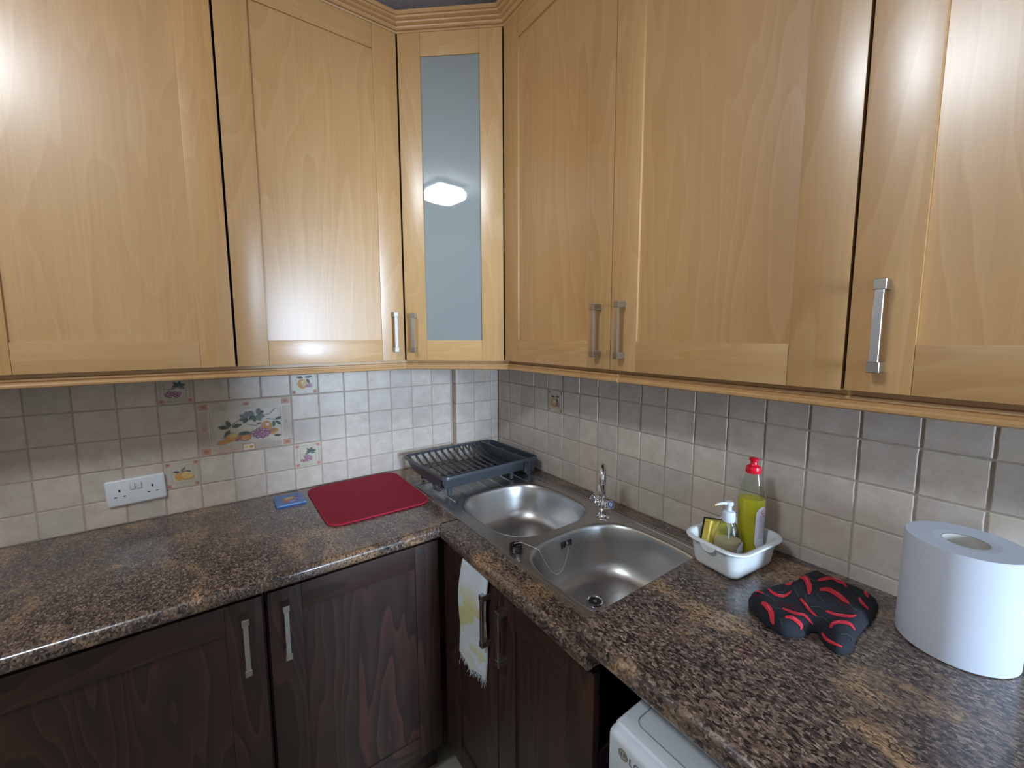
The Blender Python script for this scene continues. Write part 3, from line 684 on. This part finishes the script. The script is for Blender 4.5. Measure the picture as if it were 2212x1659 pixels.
# side web follows the trough
bb = nb(); ring = [(y, z) for y, z in PR]
a1 = [bb.verts.new((-RX/2+.010, y, z)) for y, z in ring]; a2 = [bb.verts.new((-RX/2+.013, y, z)) for y, z in ring]
b.free(); b = nb(); 
for xx in (-RX/2+.010, -RX/2+.0135):
    v_ = [b.verts.new((xx, y, z)) for y, z in ring]; b.faces.new(v_)
bb.free(); obj('side_panel', b, rack_m, rk)
NS = 12
for k in range(NS):
    x = xs0+.018+(xs1-xs0-.03)*k/(NS-1); b = nb(); sheet(b, x-.0048, x+.0048, .005, [(y, z+(.007*math.sin(math.pi*min(1, max(0, (i-1)/7)))) if 0 < i < len(PR)-1 else z) for i, (y, z) in enumerate(PR)]); obj('slat', b, rack_m, rk)
b = nb(); yf = -RY/2+.02
loops(b, [[(-RX/2+.014, yf, zr_-.002), (xd, yf, zr_-.002)], [(-RX/2+.018, yf+.003, .030), (xd-.004, yf+.003, .030)]], closed=False)
loops(b, [[(-RX/2+.014, yf+.0025, zr_-.002), (xd, yf+.0025, zr_-.002)], [(-RX/2+.018, yf+.0055, .030), (xd-.004, yf+.0055, .030)]], closed=False)
box(b, -RX/2+.014, xd-.004, yf+.003, yf+.05, .0285, .031); box(b, -RX/2+.014, xd-.004, -.03, -.01, .0265, .029); box(b, -RX/2+.014, xd-.004, .09, .10, .034, .037)
obj('front_panel', b, rack_m, rk)
b = nb(); sheet(b, xd-.045, xd-.004, .002); obj('trough_end', b, rack_m, rk)
# cutlery box
b = nb(); cw = RX/2-.012-xd; cx_ = xd+cw/2
loops(b, [rrp(cw, RY-.03, .010, zr_+.001, cx_), rrp(cw-.003, RY-.034, .010, .02, cx_), rrp(cw-.005, RY-.036, .010, .012, cx_)]); r = rrp(cw-.005, RY-.036, .010, .012, cx_); b.faces.new([b.verts.new(p) for p in r])
box(b, xd-.004, xd+.006, -RY/2+.012, RY/2-.012, .04, zr_+.0025, .002, 2)
for yy in (.065, -.06): box(b, xd+.002, xd+cw-.002, yy-.0015, yy+.0015, .014, zr_-.012)
obj('cutlery_tray', b, rack_m, rk, smooth=40)
for x, y in ((-.205, -RY/2+.028), (.105, -RY/2+.028), (-.205, RY/2-.13), (.105, RY/2-.13)):
    b = nb(); lathe(b, [(.0085, 0), (.0105, .031)], 14, (x, y, 0)); obj('foot', b, rack_m, rk, smooth=40)
b = nb(); lathe(b, [(.014, 0), (.021, .05), (.021, .07)], 18, (cx_, -RY/2+.032, 0)); obj('foot', b, rack_m, rk, smooth=40)
b = nb(); tube(b, [(-RX/2+.016, -.08, .028), (-RX/2+.010, -.11, .016), (-RX/2+.016, -.14, .016), (-RX/2+.03, -.16, .03)], [.005, .007, .007, .005], 8); obj('drip_lip', b, rack_m, rk, smooth='all')

# ---------------------------------------------------------------- red drying mat, coaster, socket
mt = thing('drying_mat', 'dark red rectangular drying mat with rounded corners beside the sink', 'mat', (-.763, -.243, .0005), R(.6))
b = nb(); mw, md = .368, .424
ls = [rrp(mw-.006, md-.006, .045, 0), rrp(mw, md, .048, .002), rrp(mw, md, .048, .0045), rrp(mw-.006, md-.006, .045, .0068), rrp(mw-.012, md-.012, .042, .0062)]
r = loops(b, ls); b.faces.new(r[-1]); b.faces.new(r[0][::-1]); obj('pad', b, red_m, mt, smooth=60)
b = nb(); p = rrp(mw, md, .048, .0036); tube(b, p+[p[0]], .0035, 8, cap=False); obj('piping', b, red_edge, mt, smooth='all', label='brighter red piped edge')
co = thing('coaster', 'small blue coaster with a brown animal picture against the tiles', 'coaster', (-1.0225, -.118, .0005), R(1.0))
obj('board', box(nb(), -.05, .05, -.056, .056, 0, .0085, .0015, 2), blue_m, co)
p = Pic(); p.y = 0
p.ell(-.003, .006, .024, .017, 8, 15); p.ell(-.001, .012, .016, .009, 5, 10); p.ell(-.014, -.020, .012, .008, 8, 10); p.ell(.009, -.024, .011, .006, 7, 5); p.leaf(-.02, .012, .026, .005, 170, 3); p.leaf(.018, .012, .026, .006, 10, 3)
p.leaf(.016, .0, .02, .003, -20, 7); p.leaf(-.03, -.018, .016, .003, 10, 7); p.leaf(.014, -.008, .024, .0035, 14, 7)
p.b.transform(Matrix.Rotation(R(-90), 4, 'X')); p.b.transform(Matrix.Translation((0, 0, .0086)) @ Matrix.Identity(4)); obj('picture', p.b, PM, co, recalc=False)
so = thing('double_socket', 'white double wall socket with two switches on the left wall', 'socket', (-1.468, -.0005, .1137)); so.rotation_euler = (0, R(-1.9), 0)
b = nb(); ls = [[(x, y_, z) for x, z in rrect(.1535-2*i_, .0885-2*i_, .006, 5)] for i_, y_ in ((0, 0), (0, -.007), (.0015, -.0095), (.004, -.0105))]
r = loops(b, ls); b.faces.new(r[-1]); obj('faceplate', b, socket_m, so, smooth=45)
for sx in (-1, 1):
    b = box(nb(), sx*.0085-.0062, sx*.0085+.0062, -.0135, -.0102, .006, .027, .0022, 3); obj('rocker_switch', b, socket_m, so, smooth=45)
    b = nb(); ring = [(sx*.0085+x, -.01058, .0165+z) for x, z in rrect(.0145, .0235, .003, 4)]; tube(b, ring+[ring[0]], .00035, 5, cap=False); obj('switch_surround', b, plain('seam_grey', (150, 145, 150), .5), so)
for cx in (-.042, .042):
    b = nb(); box(b, cx-.0026, cx+.0026, -.01075, -.009, .004, .0125); box(b, cx-.0145, cx-.0078, -.01075, -.009, -.0145, -.0112); box(b, cx+.0078, cx+.0145, -.01075, -.009, -.0145, -.0112); obj('pin_holes', b, hole_m, so)

# ---------------------------------------------------------------- tub with bottles and sponge
TUB = Vector((-.158, -1.393, SLZ+.0005)); TR = R(-6)
tb = thing('washing_up_tub', 'white plastic tub holding bottles and a sponge by the tiles', 'tub', TUB, TR)
tw, td, th_ = .196, .150, .075
b = nb(); prof = [(-.024, 0), (-.018, .003), (-.014, .012), (-.006, .06), (-.003, .068), (0, .070), (.007, .0705), (.009, .073), (.007, .0765), (.001, .0775), (-.005, .076), (-.008, .070), (-.011, .06), (-.018, .012), (-.022, .006), (-.030, .0045)]
ls = [[(x, y, z) for x, y in rrect(tw+2*o_, td+2*o_, max(.012, .038+o_), 7)] for o_, z in prof]
r = loops(b, ls); b.faces.new(r[0][::-1]); b.faces.new(r[-1]); obj('basin', b, white_pl, tb, smooth=50)
b = nb()
for sx in (-1,):   # pouring lug under the rim on the short side facing the room
    pts = []
    for k in range(15): a = math.pi*k/14; pts.append((.021*math.cos(a), -.017*math.sin(a)))
    a_ = [b.verts.new((sx*(tw/2+.0085), y, .0745+z)) for y, z in pts]; c_ = [b.verts.new((sx*(tw/2+.001), y*.9, .0745+z*.9)) for y, z in pts]; b.faces.new(a_)
    for i in range(len(pts)-1): b.faces.new((a_[i], a_[i+1], c_[i+1], c_[i]))
obj('lug', b, white_pl, tb, smooth=50)
def put(X, Y): v = Matrix.Rotation(TR, 2) @ Vector((X, Y)); return (TUB.x+v.x, TUB.y+v.y, TUB.z+.006)
# washing-up liquid
lp = put(.052, -.012)
dl = thing('washing_up_bottle', 'clear bottle of yellow washing-up liquid with red cap', 'bottle', lp, R(-55))
bp_ = [(.024, 0), (.0275, .003), (.0285, .02), (.0265, .06), (.0275, .11), (.0290, .150), (.0285, .165), (.0265, .185), (.0215, .210), (.0168, .2275), (.016, .2305), (.0158, .236)]
b = nb(); lathe(b, [(r, z) for r, z in bp_]+[(r-.0014, z) for r, z in reversed(bp_[1:])]+[(.02, .0015)], 40, sx=1.15, sy=.85); obj('bottle_body', b, pet_m, dl, smooth='all')
lq = [(r-.0016, max(z, .002)) for r, z in bp_[:6]]+[(.0268, .162)]
b = nb(); lathe(b, lq, 40, sx=1.148, sy=.848); obj('liquid', b, liquid_m, dl, smooth=50, label='bright yellow liquid')
b = nb(); lathe(b, [(.0175, .229), (.0182, .231), (.0182, .2405), (.0165, .2455), (.0105, .2485), (.0085, .252), (.0082, .259), (.0118, .2625), (.0118, .2655), (.009, .2675)], 28); obj('cap', b, redcap, dl, smooth=40)
def wrap(bm, a0, a1, zf0, zf1, r_, sx, sy, mi=0, off=.0006, n=14, shape=None, rf=None):
    rows = []
    for k in range(n+1):
        u = k/n; a = R(a0+(a1-a0)*u); za, zb_ = (zf0, zf1) if not shape else shape(u)
        col = []
        for q in range(9):
            z = za+(zb_-za)*q/8; rr2 = (rf(z) if rf else r_)+off; col.append((rr2*sx*math.cos(a), rr2*sy*math.sin(a), z))
        rows.append(col)
    loops(bm, rows, closed=False, mi=mi)
def rfun(z):
    for (r0, z0), (r1, z1) in zip(bp_, bp_[1:]):
        if z0 <= z <= z1: return r0+(r1-r0)*(z-z0)/(z1-z0)
    return bp_[0][0]
b = nb(); LA0, LA1 = -78, 2
wrap(b, LA0, LA1, 0, 0, 0, 1.15, .85, 0, .0006, 14, lambda u: (.082-.062*math.sin(math.pi*min(1, u*.9+.12))**.6, .085+.062*math.sin(math.pi*min(1, u*.8+.2))**.6), rfun)
for k in range(17): zz = .062+k*.0036; wrap(b, LA0+16, LA1-10, zz, zz+.0011, 0, 1.15, .85, 1, .0009, 10, None, rfun)
for k in range(2):
    wrap(b, LA0+22, LA1-38, .033+k*.004, .036+k*.004, 0, 1.15, .85, 1, .0009, 6, None, rfun)
# hazard diamond
def onb(a, z, off): rr2 = rfun(z)+off; return (rr2*1.15*math.cos(R(a)), rr2*.85*math.sin(R(a)), z)
dm = [(0, .012), (15, 0), (0, -.012), (-15, 0)]; ac, zc = -42, .132
for i in range(4):
    (a0, z0), (a1, z1) = dm[i], dm[(i+1) % 4]
    b.faces.new([b.verts.new(onb(ac+a0, zc+z0, .0011)), b.verts.new(onb(ac+a1, zc+z1, .0011)), b.verts.new(onb(ac+a1*.82, zc+z1*.82, .0011)), b.verts.new(onb(ac+a0*.82, zc+z0*.82, .0011))]).material_index = 2
b.faces.new([b.verts.new(onb(ac+a, zc+z, .0011)) for a, z in ((-5, -.004), (4, -.001), (3, .0005), (-5, -.002))]).material_index = 1
b.faces.new([b.verts.new(onb(ac+a, zc+z, .0011)) for a, z in ((-3, .002), (3, .004), (3, .0055), (-3, .0035))]).material_index = 1
obj('back_label', b, [label_m, ink_m, redink], dl, smooth='all', recalc=False, label='white oval label with a red hazard diamond')
# hand soap pump bottle
pb = thing('soap_pump_bottle', 'small clear pump bottle of amber hand soap in the tub', 'bottle', put(-.018, .004), R(-50))
pp = [(.030, 0), (.033, .004), (.034, .02), (.033, .05), (.029, .075), (.020, .098), (.0125, .108), (.0125, .114)]
b = nb(); lathe(b, pp+[(r-.0014, z) for r, z in reversed(pp[1:])]+[(.028, .0015)], 36, sx=1.05, sy=.72); obj('bottle_body', b, pet_m, pb, smooth='all')
b = nb(); lathe(b, [(r-.0016, max(z, .002)) for r, z in pp[:4]]+[(.0305, .06)], 36, sx=1.045, sy=.715); obj('soap', b, amber_m, pb, smooth=50, label='pale amber liquid soap')
b = nb(); lathe(b, [(.0145, .108), (.0155, .110), (.0155, .130), (.0135, .1345), (.006, .1365), (.006, .150), (.0095, .151), (.0098, .157), (.007, .160)], 24)
dv = Matrix.Rotation(R(50), 3, 'Z') @ Vector((-.86, .50, 0)); tube(b, [(0, 0, .155), tuple(dv*.018+Vector((0, 0, .156))), tuple(dv*.034+Vector((0, 0, .154)))], [.005, .0038, .003], 10)
tube(b, [(0, 0, .108), (.002, 0, .06), (.004, 0, .01)], .0022, 8)
obj('pump', b, pump_m, pb, smooth=40, label='pale translucent pump head')
b = nb(); tube(b, [tuple(dv*.034+Vector((0, 0, .154))), tuple(dv*.040+Vector((0, 0, .152)))], .0028, 10); obj('nozzle_tip', b, plain('nozzle_orange', (226, 168, 120), .4), pb, label='orange nozzle tip')
b = nb(); wrap(b, -62, -8, 0, 0, .033, 1.05, .72, 0, .0008, 10, lambda u: (.012, .030+.030*math.sin(math.pi*(u*.6+.15))), None)
for k in range(6): wrap(b, -54, -16, .014+k*.0045, .0155+k*.0045, .0335, 1.05, .72, 1, .0012, 8)
obj('front_label', b, [label_m, ink_m], pb, smooth='all', recalc=False)
sp = thing('sponge', 'yellow sponge with black scourer leaning in the tub behind the pump bottle', 'sponge', put(-.024, .040)); sp.rotation_euler = (R(-4), R(12), R(-24)); sp.location.z += .006
obj('foam', box(nb(), -.036, .032, -.014, .007, .004, .088, .003, 2), sponge_y, sp); obj('scourer', box(nb(), -.0375, .033, .0072, .012, .004, .0895, .0015, 1), sponge_k, sp)

# ---------------------------------------------------------------- paper roll
pr = thing('paper_roll', 'large white kitchen paper roll standing on end by the tiles', 'paper roll', (-.101, -1.785, SLZ+.0005))
b = nb(); rO, hR = .0835, .2065
lathe(b, [(.034, 0), (rO-.003, 0), (rO, .002), (rO, hR-.003), (rO-.002, hR)]+[(rO-.006-k*.005, hR-.0004*(k % 2)) for k in range(8)]+[(.032, hR-.001)], 72, cap=False); obj('paper', b, paper_m, pr, smooth=40)
b = nb(); lathe(b, [(.0325, .0005), (.0325, hR-.0015), (.0305, hR-.0015), (.0305, .0005)], 40, cap=False); obj('core', b, plain('card_core', (196, 192, 186), .8), pr, smooth=40, label='pale card core')

# ---------------------------------------------------------------- oven mitt
def bpz(px, py, z):   # photograph measurement -> point on the worktop level z
    d = RT*((px-1106-11.7)/881.417)-UP*((py-829.5+11.84)/881.417)+F; t_ = (z-.6421)/d.z; return Vector((-1.2024+d.x*t_, -1.8812+d.y*t_, z))
MO = [(1618, 1300, .066), (1619, 1283, .07), (1635, 1272, .075), (1672, 1258, .078), (1712, 1248, .08), (1733, 1232, .082), (1762, 1223, .082), (1790, 1236, .082), (1830, 1252, .082), (1868, 1268, .082), (1895, 1286, .08), (1899, 1300, .075), (1890, 1325, .068),
      (1868, 1352, .066), (1850, 1375, .066), (1845, 1398, .064), (1832, 1409, .062), (1812, 1409, .062), (1790, 1396, .062), (1775, 1378, .062), (1768, 1362, .064), (1752, 1362, .062), (1735, 1371, .062), (1712, 1373, .062), (1690, 1368, .062), (1664, 1352, .062), (1640, 1335, .062), (1624, 1318, .062)]
mo = [bpz(*p).xy for p in MO]
mc = sum(mo, Vector((0, 0)))/len(mo)
mg = thing('oven_mitt', 'black oven mitt with red chilli print lying on the worktop', 'oven mitt', (mc.x, mc.y, SLZ+.0005))
# smooth outline
def cr(P, n=4):
    out = []
    for i in range(len(P)):
        p0, p1, p2, p3 = P[i-1], P[i], P[(i+1) % len(P)], P[(i+2) % len(P)]
        for k in range(n): t_ = k/n; out.append(.5*((2*p1)+(p2-p0)*t_+(2*p0-5*p1+4*p2-p3)*t_*t_+(3*p1-p0-3*p2+p3)*t_**3))
    return out
ol = [p-mc for p in cr(mo)]
def dist(p):
    m = 9
    for a, c_ in zip(ol, ol[1:]+ol[:1]):
        d = c_-a; t_ = max(0, min(1, (p-a).dot(d)/max(d.length_squared, 1e-12))); m = min(m, (p-a-d*t_).length)
    return m
def inpoly(p):
    s_ = False; j = len(ol)-1
    for i in range(len(ol)):
        if (ol[i].y > p.y) != (ol[j].y > p.y) and p.x < (ol[j].x-ol[i].x)*(p.y-ol[i].y)/(ol[j].y-ol[i].y)+ol[i].x: s_ = not s_
        j = i
    return s_
def mh(p):
    if not inpoly(p): return .006
    d = dist(p); u = min(1, d/.024); return .006+.022*math.sqrt(max(0, 1-(1-u)**2))+.0018*math.sin(60*p.x+20)*math.sin(45*p.y)*u
step = .007; gx = [p.x for p in ol]; gy = [p.y for p in ol]; ins = []
x = min(gx)
while x < max(gx):
    y = min(gy)
    while y < max(gy):
        q = Vector((x+random.uniform(-.001, .001), y+random.uniform(-.001, .001)))
        if inpoly(q) and dist(q) > .003: ins.append(q)
        y += step
    x += step
n0 = len(ol); vs, es, fs, *_ = delaunay_2d_cdt(ol+ins, [(i, (i+1) % n0) for i in range(n0)], [], 1, 1e-7)
b = nb(); tv = [b.verts.new((v.x, v.y, mh(v) if dist(v) > .0005 else .006)) for v in vs]
for f in fs:
    try: b.faces.new([tv[i] for i in f])
    except ValueError: pass
lo = [b.verts.new((v.x*.97, v.y*.97, 0)) for v in ol]; top = [min(tv, key=lambda q_: (q_.co.xy-v).length_squared) for v in ol]
for i in range(n0):
    j = (i+1) % n0
    if top[i] != top[j]: b.faces.new((lo[i], lo[j], top[j], top[i]))
b.faces.new(lo[::-1]); obj('padded_cloth', b, cloth_k, mg, smooth='all')
CH = [([(125, 490), (190, 480), (250, 490), (305, 515)], 24), ([(365, 455), (420, 500), (500, 540), (580, 545), (640, 510), (670, 480)], 34), ([(590, 388), (640, 390), (672, 365), (668, 325), (630, 312)], 34), ([(280, 630), (350, 680), (405, 760), (420, 850), (440, 925)], 62),
      ([(550, 710), (640, 745), (740, 780), (840, 800), (900, 860), (955, 920)], 34), ([(590, 825), (680, 835), (760, 890), (800, 940), (790, 985)], 46), ([(790, 580), (850, 650), (920, 740), (1010, 820)], 36), ([(790, 285), (860, 310), (905, 400), (912, 470), (900, 525)], 66),
      ([(1025, 340), (1110, 320), (1220, 305), (1300, 350), (1360, 375), (1405, 430)], 44), ([(1050, 465), (1150, 460), (1260, 510), (1330, 560), (1390, 610), (1440, 650)], 54), ([(1130, 745), (1250, 790), (1380, 810), (1480, 815), (1530, 795)], 38), ([(1200, 975), (1220, 915), (1320, 892), (1440, 915), (1510, 995)], 44),
      ([(1570, 570), (1610, 640), (1690, 720)], 34), ([(1640, 480), (1665, 520), (1690, 565)], 34), ([(1085, 1035), (1150, 1120), (1240, 1170), (1340, 1215)], 36)]
def md_(px, py, off):   # drape a print point on the cloth
    X, Y = 1600+px/6.144, 1200+py/6.144; hi = SLZ+.034; z = hi; hit = None
    while z > SLZ+.004:
        p = bpz(X, Y, z).xy-mc
        if inpoly(p) and mh(p)+SLZ >= z: hit = z; break
        z -= .0025
    if hit is None:
        p = bpz(X, Y, SLZ+.012).xy-mc; q = min(ol, key=lambda v: (v-p).length_squared); return (q.x, q.y, .008+off)
    lo_, up_ = hit, min(hi, hit+.0025)
    for _ in range(4):
        m_ = (lo_+up_)/2; p = bpz(X, Y, m_).xy-mc
        if inpoly(p) and mh(p)+SLZ >= m_: lo_ = m_
        else: up_ = m_
    p = bpz(X, Y, lo_).xy-mc; n_ = Vector((mh(p+Vector((-.002, 0)))-mh(p+Vector((.002, 0))), mh(p+Vector((0, -.002)))-mh(p+Vector((0, .002))), .004)).normalized()
    return (p.x+n_.x*off, p.y+n_.y*off, mh(p)+n_.z*off)
def ribbon(b, pts, wd, mi, off, taper=True, sub=4):
    P = [Vector(p) for p in pts]; Q = []
    for i in range(len(P)-1):
        p0, p1, p2, p3 = P[max(i-1, 0)], P[i], P[i+1], P[min(i+2, len(P)-1)]
        for k in range(sub): t_ = k/sub; Q.append(.5*((2*p1)+(p2-p0)*t_+(2*p0-5*p1+4*p2-p3)*t_*t_+(3*p1-p0-3*p2+p3)*t_**3))
    Q.append(P[-1]); A, B = [], []
    for i, q in enumerate(Q):
        d = (Q[min(i+1, len(Q)-1)]-Q[max(i-1, 0)]).normalized(); n_ = Vector((-d.y, d.x)); u = i/(len(Q)-1)
        h_ = wd/2*((math.sin(math.pi*min(1, .15+u*.8))**.7) if taper else 1); A.append(q+n_*h_); B.append(q-n_*h_)
    loops(b, [[md_(*p, off) for p in A], [md_(*((p+q)/2), off+.0003) for p, q in zip(A, B)], [md_(*p, off) for p in B]], closed=False, mi=mi)
b = nb()
for pts, wd in CH:
    ribbon(b, pts, wd*1.15, 0, .0014); k = len(pts)//2; ribbon(b, [(x, y-wd*.12) for x, y in pts[max(0, k-1):k+1]], wd*.14, 1, .0024)
for pts in ([(305, 515), (380, 550), (470, 620)], [(360, 455), (320, 432), (295, 428)], [(545, 715), (460, 700), (385, 655)], [(1025, 350), (950, 330), (880, 280)], [(870, 515), (860, 580), (900, 640)], [(1130, 745), (1040, 690), (930, 685)], [(1440, 650), (1480, 700), (1540, 740)], [(1015, 820), (1100, 835), (1160, 885)], [(1320, 1052), (1400, 1050), (1460, 1090), (1480, 1140)]):
    ribbon(b, pts, 8, 2, .0009, False)
for cx, cy, a in ((735, 500, 60), (1050, 560, 55), (545, 905, 75), (475, 420, 20), (1560, 500, 30)):
    c_, s_ = math.cos(R(a)), math.sin(R(a)); ribbon(b, [(cx+(-60+k*12)*c_-(14 if k % 2 else -14)*s_, cy+(-60+k*12)*s_+(14 if k % 2 else -14)*c_) for k in range(11)], 5, 2, .0008, False, 2)
def script(txt, cx, cy, ang_, size):
    tbm = text_bm(txt, size); xs = [v.co.x for v in tbm.verts]; mx = (min(xs)+max(xs))/2; c_, s_ = math.cos(R(ang_)), math.sin(R(ang_))
    vm = {v: b.verts.new(md_(cx+(v.co.x-mx)*c_+v.co.y*s_, cy+(v.co.x-mx)*s_-v.co.y*c_, .0009)) for v in tbm.verts}
    for f in tbm.faces:
        try: b.faces.new([vm[v] for v in f.verts]).material_index = 3
        except ValueError: pass
    tbm.free()
script('Peppers', 625, 650, 197, 95); script('Peppers', 1340, 660, 42, 90); script('Chilli', 200, 545, 20, 70); script('Peppers', 1075, 205, 0, 50)
obj('chilli_print', b, [chili_r, chili_h, chili_g, chili_d], mg, smooth='all', recalc=False, label='red chilli peppers with green stalks and script')

# ---------------------------------------------------------------- tea towel
tt = thing('tea_towel', 'white and yellow fringed tea towel hanging from the sink cabinet door', 'towel', (BXF-.002, -.88, ZD1))
b = nb(); nu, nv = 16, 34; y0t, y1t = .082, -.066
rows = []
for j in range(nv+1):
    v = j/nv; z = .004-v*.325; col = []
    for i in range(nu+1):
        u = i/nu; yy = y0t+.026*v+(y1t-y0t)*u*(1-.0*v)-.0*v; 
        x = -.011-.005*math.sin(u*5+.6)*v-.007*math.sin(math.pi*min(1, v*1.5))-.003*math.sin(u*9+v*3)
        col.append((x, yy+.003*math.sin(v*6), z-.008*math.sin(u*3)*v))
    rows.append(col)
back = [[(x+.005, y, z) for x, y, z in c_] for c_ in rows]
loops(b, rows, closed=False); loops(b, [r_ for r_ in back], closed=False)
loops(b, [[(x, y, z) for x, y, z in rows[0]], [(x+.006, y, z+.006) for x, y, z in rows[0]], [(x+.020, y, z+.004) for x, y, z in rows[0]], [(.020, y, z-.01) for x, y, z in rows[0]]], closed=False)
for e_ in (0, -1): loops(b, [[c_[e_] for c_ in rows], [c_[e_] for c_ in back]], closed=False)
obj('cloth', b, towel_m, tt, smooth='all')
b = nb(); rr = random.Random(2)
for k in range(90):
    u = rr.random(); i = min(nu-1, int(u*nu)); p = Vector(rows[-1][i]).lerp(Vector(rows[-1][i+1]), u*nu-i); p.x += rr.uniform(0, .005); L = rr.uniform(.012, .03)
    pts = [p+Vector((0, 0, .003))]; dx, dy = rr.uniform(-.4, .25), rr.uniform(-.55, .75)
    for s_ in range(1, 5): pts.append(pts[-1]+Vector((dx*L/4+rr.uniform(-.002, .002), dy*L/4+rr.uniform(-.003, .003), -L/4)))
    tube(b, pts, .0007, 4)
obj('fringe', b, fringe_m, tt, smooth='all', kind='stuff')

# ---------------------------------------------------------------- washing machine
WX, WY, WZ = -.684, -1.440, -.052
wm = thing('washing_machine', 'white washing machine under the raised worktop', 'washing machine', (WX, WY, ZF), R(-90))
H = WZ-ZF; W_, D_ = .62, .60
b = nb(); box(b, 0, W_, .035, D_, .02, H-.022, .012, 3)
obj('cabinet', b, enamel_m, wm, smooth=40)
b = nb(); box(b, .0, W_, .020, D_, H-.0215, H, .009, 3); obj('top_lid', b, enamel_m, wm, smooth=40)
b = nb(); rg = [(x, y, H+.0003) for x, y in rrect(W_-.05, D_-.07, .016, 5, W_/2, D_/2+.010)]; tube(b, rg+[rg[0]], .0011, 6, cap=False); obj('lid_seam', b, plain('seam_dark', (120, 128, 140), .5), wm)
b = nb(); zp = H-.13
pr2 = [(.034, zp), (0.002, zp), (0, zp+.004), (0, H-.013), (.0015, H-.0085), (.005, H-.0055), (.010, H-.0042), (.0185, H-.0038), (.034, H-.0038)]
ins_ = [0, 0, 0, 0, 0, .001, .004, .008, .008]
A = [(.0+i_, y, z) for (y, z), i_ in zip(pr2, ins_)]; B = [(W_-i_, y, z) for (y, z), i_ in zip(pr2, ins_)]
A0 = [(i_+.012, y, z) for (y, z), i_ in zip(pr2, ins_)]; A1 = [(i_+.003, y+.003 if y < .03 else y, z) for (y, z), i_ in zip(pr2, ins_)]; A2 = [(i_, y+.012 if y < .02 else y, z) for (y, z), i_ in zip(pr2, ins_)]
B0 = [(W_-x, y, z) for x, y, z in A0]; B1_ = [(W_-x, y, z) for x, y, z in A1]; B2_ = [(W_-x, y, z) for x, y, z in A2]
r = loops(b, [A2, A1, A0, B0, B1_, B2_]); b.faces.new(r[0][::-1]); b.faces.new(r[-1]); cp = obj('control_panel', b, enamel_m, wm, smooth=50)
b = nb(); lathe(b, [(.008, .0), (.0078, .02), (.001, .021)], 8)
b.free(); b = box(nb(), .001, W_-.001, .004, .034, .03, zp-.003, .004, 2); fp = obj('front_panel', b, enamel_m, wm, smooth=40)
b = nb(); lathe(b, [(.17, 0), (.175, .012), (.16, .022), (.125, .024), (.12, .010), (.10, .002), (.02, 0)], 48)
b.transform(Matrix.Translation((W_/2, .004, .44)) @ Matrix.Rotation(R(90), 4, 'X')); obj('drum_door', b, [plain('door_ring', (150, 156, 162), .25, Metallic=.6)], wm, smooth=40)
b = nb(); gy_ = -.0006; cgx, cgz = .0355, H-.0265
def disc(r0, r1, mi, y): loops(b, [[(cgx+r*math.cos(2*math.pi*k/28), y, cgz+r*math.sin(2*math.pi*k/28)) for k in range(28)] for r in (max(r0, .0004), r1)], mi=mi)
disc(.0, .0100, 0, gy_); disc(.0078, .0086, 1, gy_-.0003)
def seg_(x0, z0, x1, z1): b.faces.new([b.verts.new((cgx+x, gy_-.0003, cgz+z)) for x, z in ((x0*.8, z0*.8), (x1*.8, z0*.8), (x1*.8, z1*.8), (x0*.8, z1*.8))]).material_index = 1
seg_(-.001, -.0045, .0008, .006); seg_(-.001, -.0045, .0045, -.003)
loops(b, [[(cgx+r*math.cos(R(60+k*15)), gy_-.0003, cgz+r*math.sin(R(60+k*15))) for k in range(21)] for r in (.0052, .0062)], closed=False, mi=1)
loops(b, [[(cgx-.0045+r*math.cos(2*math.pi*k/12), gy_-.0003, cgz+.004+r*math.sin(2*math.pi*k/12)) for k in range(12)] for r in (.0002, .0013)], mi=1)
tbm = text_bm('LG', .019, 0, .0004); merge(b, tbm, Matrix.Translation((cgx+.0125, gy_, cgz-.0068)) @ Matrix.Rotation(R(90), 4, 'X'))
obj('logo', b, [plain('logo_grey', (112, 106, 100), .4), plain('logo_light', (196, 192, 180), .4)], cp, recalc=False, label='grey round emblem and the letters LG')

# ---------------------------------------------------------------- ceiling lamp (seen only as a reflection in the glass door)
cl = thing('ceiling_light', 'square white ceiling light reflected in the glass cabinet door', 'ceiling light', (-2.05, -1.45, ZC))
b = nb(); r = loops(b, [rrp(.27, .27, .03, 0), rrp(.27, .27, .03, -.035), rrp(.25, .25, .03, -.040)]); b.faces.new(r[-1]); obj('lamp_base', b, plain('lamp_white', (230, 232, 235), .4), cl, smooth=40)
b = nb(); r = loops(b, [rrp(.235, .235, .03, -.046), rrp(.285, .285, .05, -.062), rrp(.29, .29, .055, -.088), rrp(.27, .27, .05, -.112), rrp(.19, .19, .05, -.130), rrp(.08, .08, .03, -.136)]); b.faces.new(r[-1]); obj('diffuser', b, lampm, cl, smooth='all')
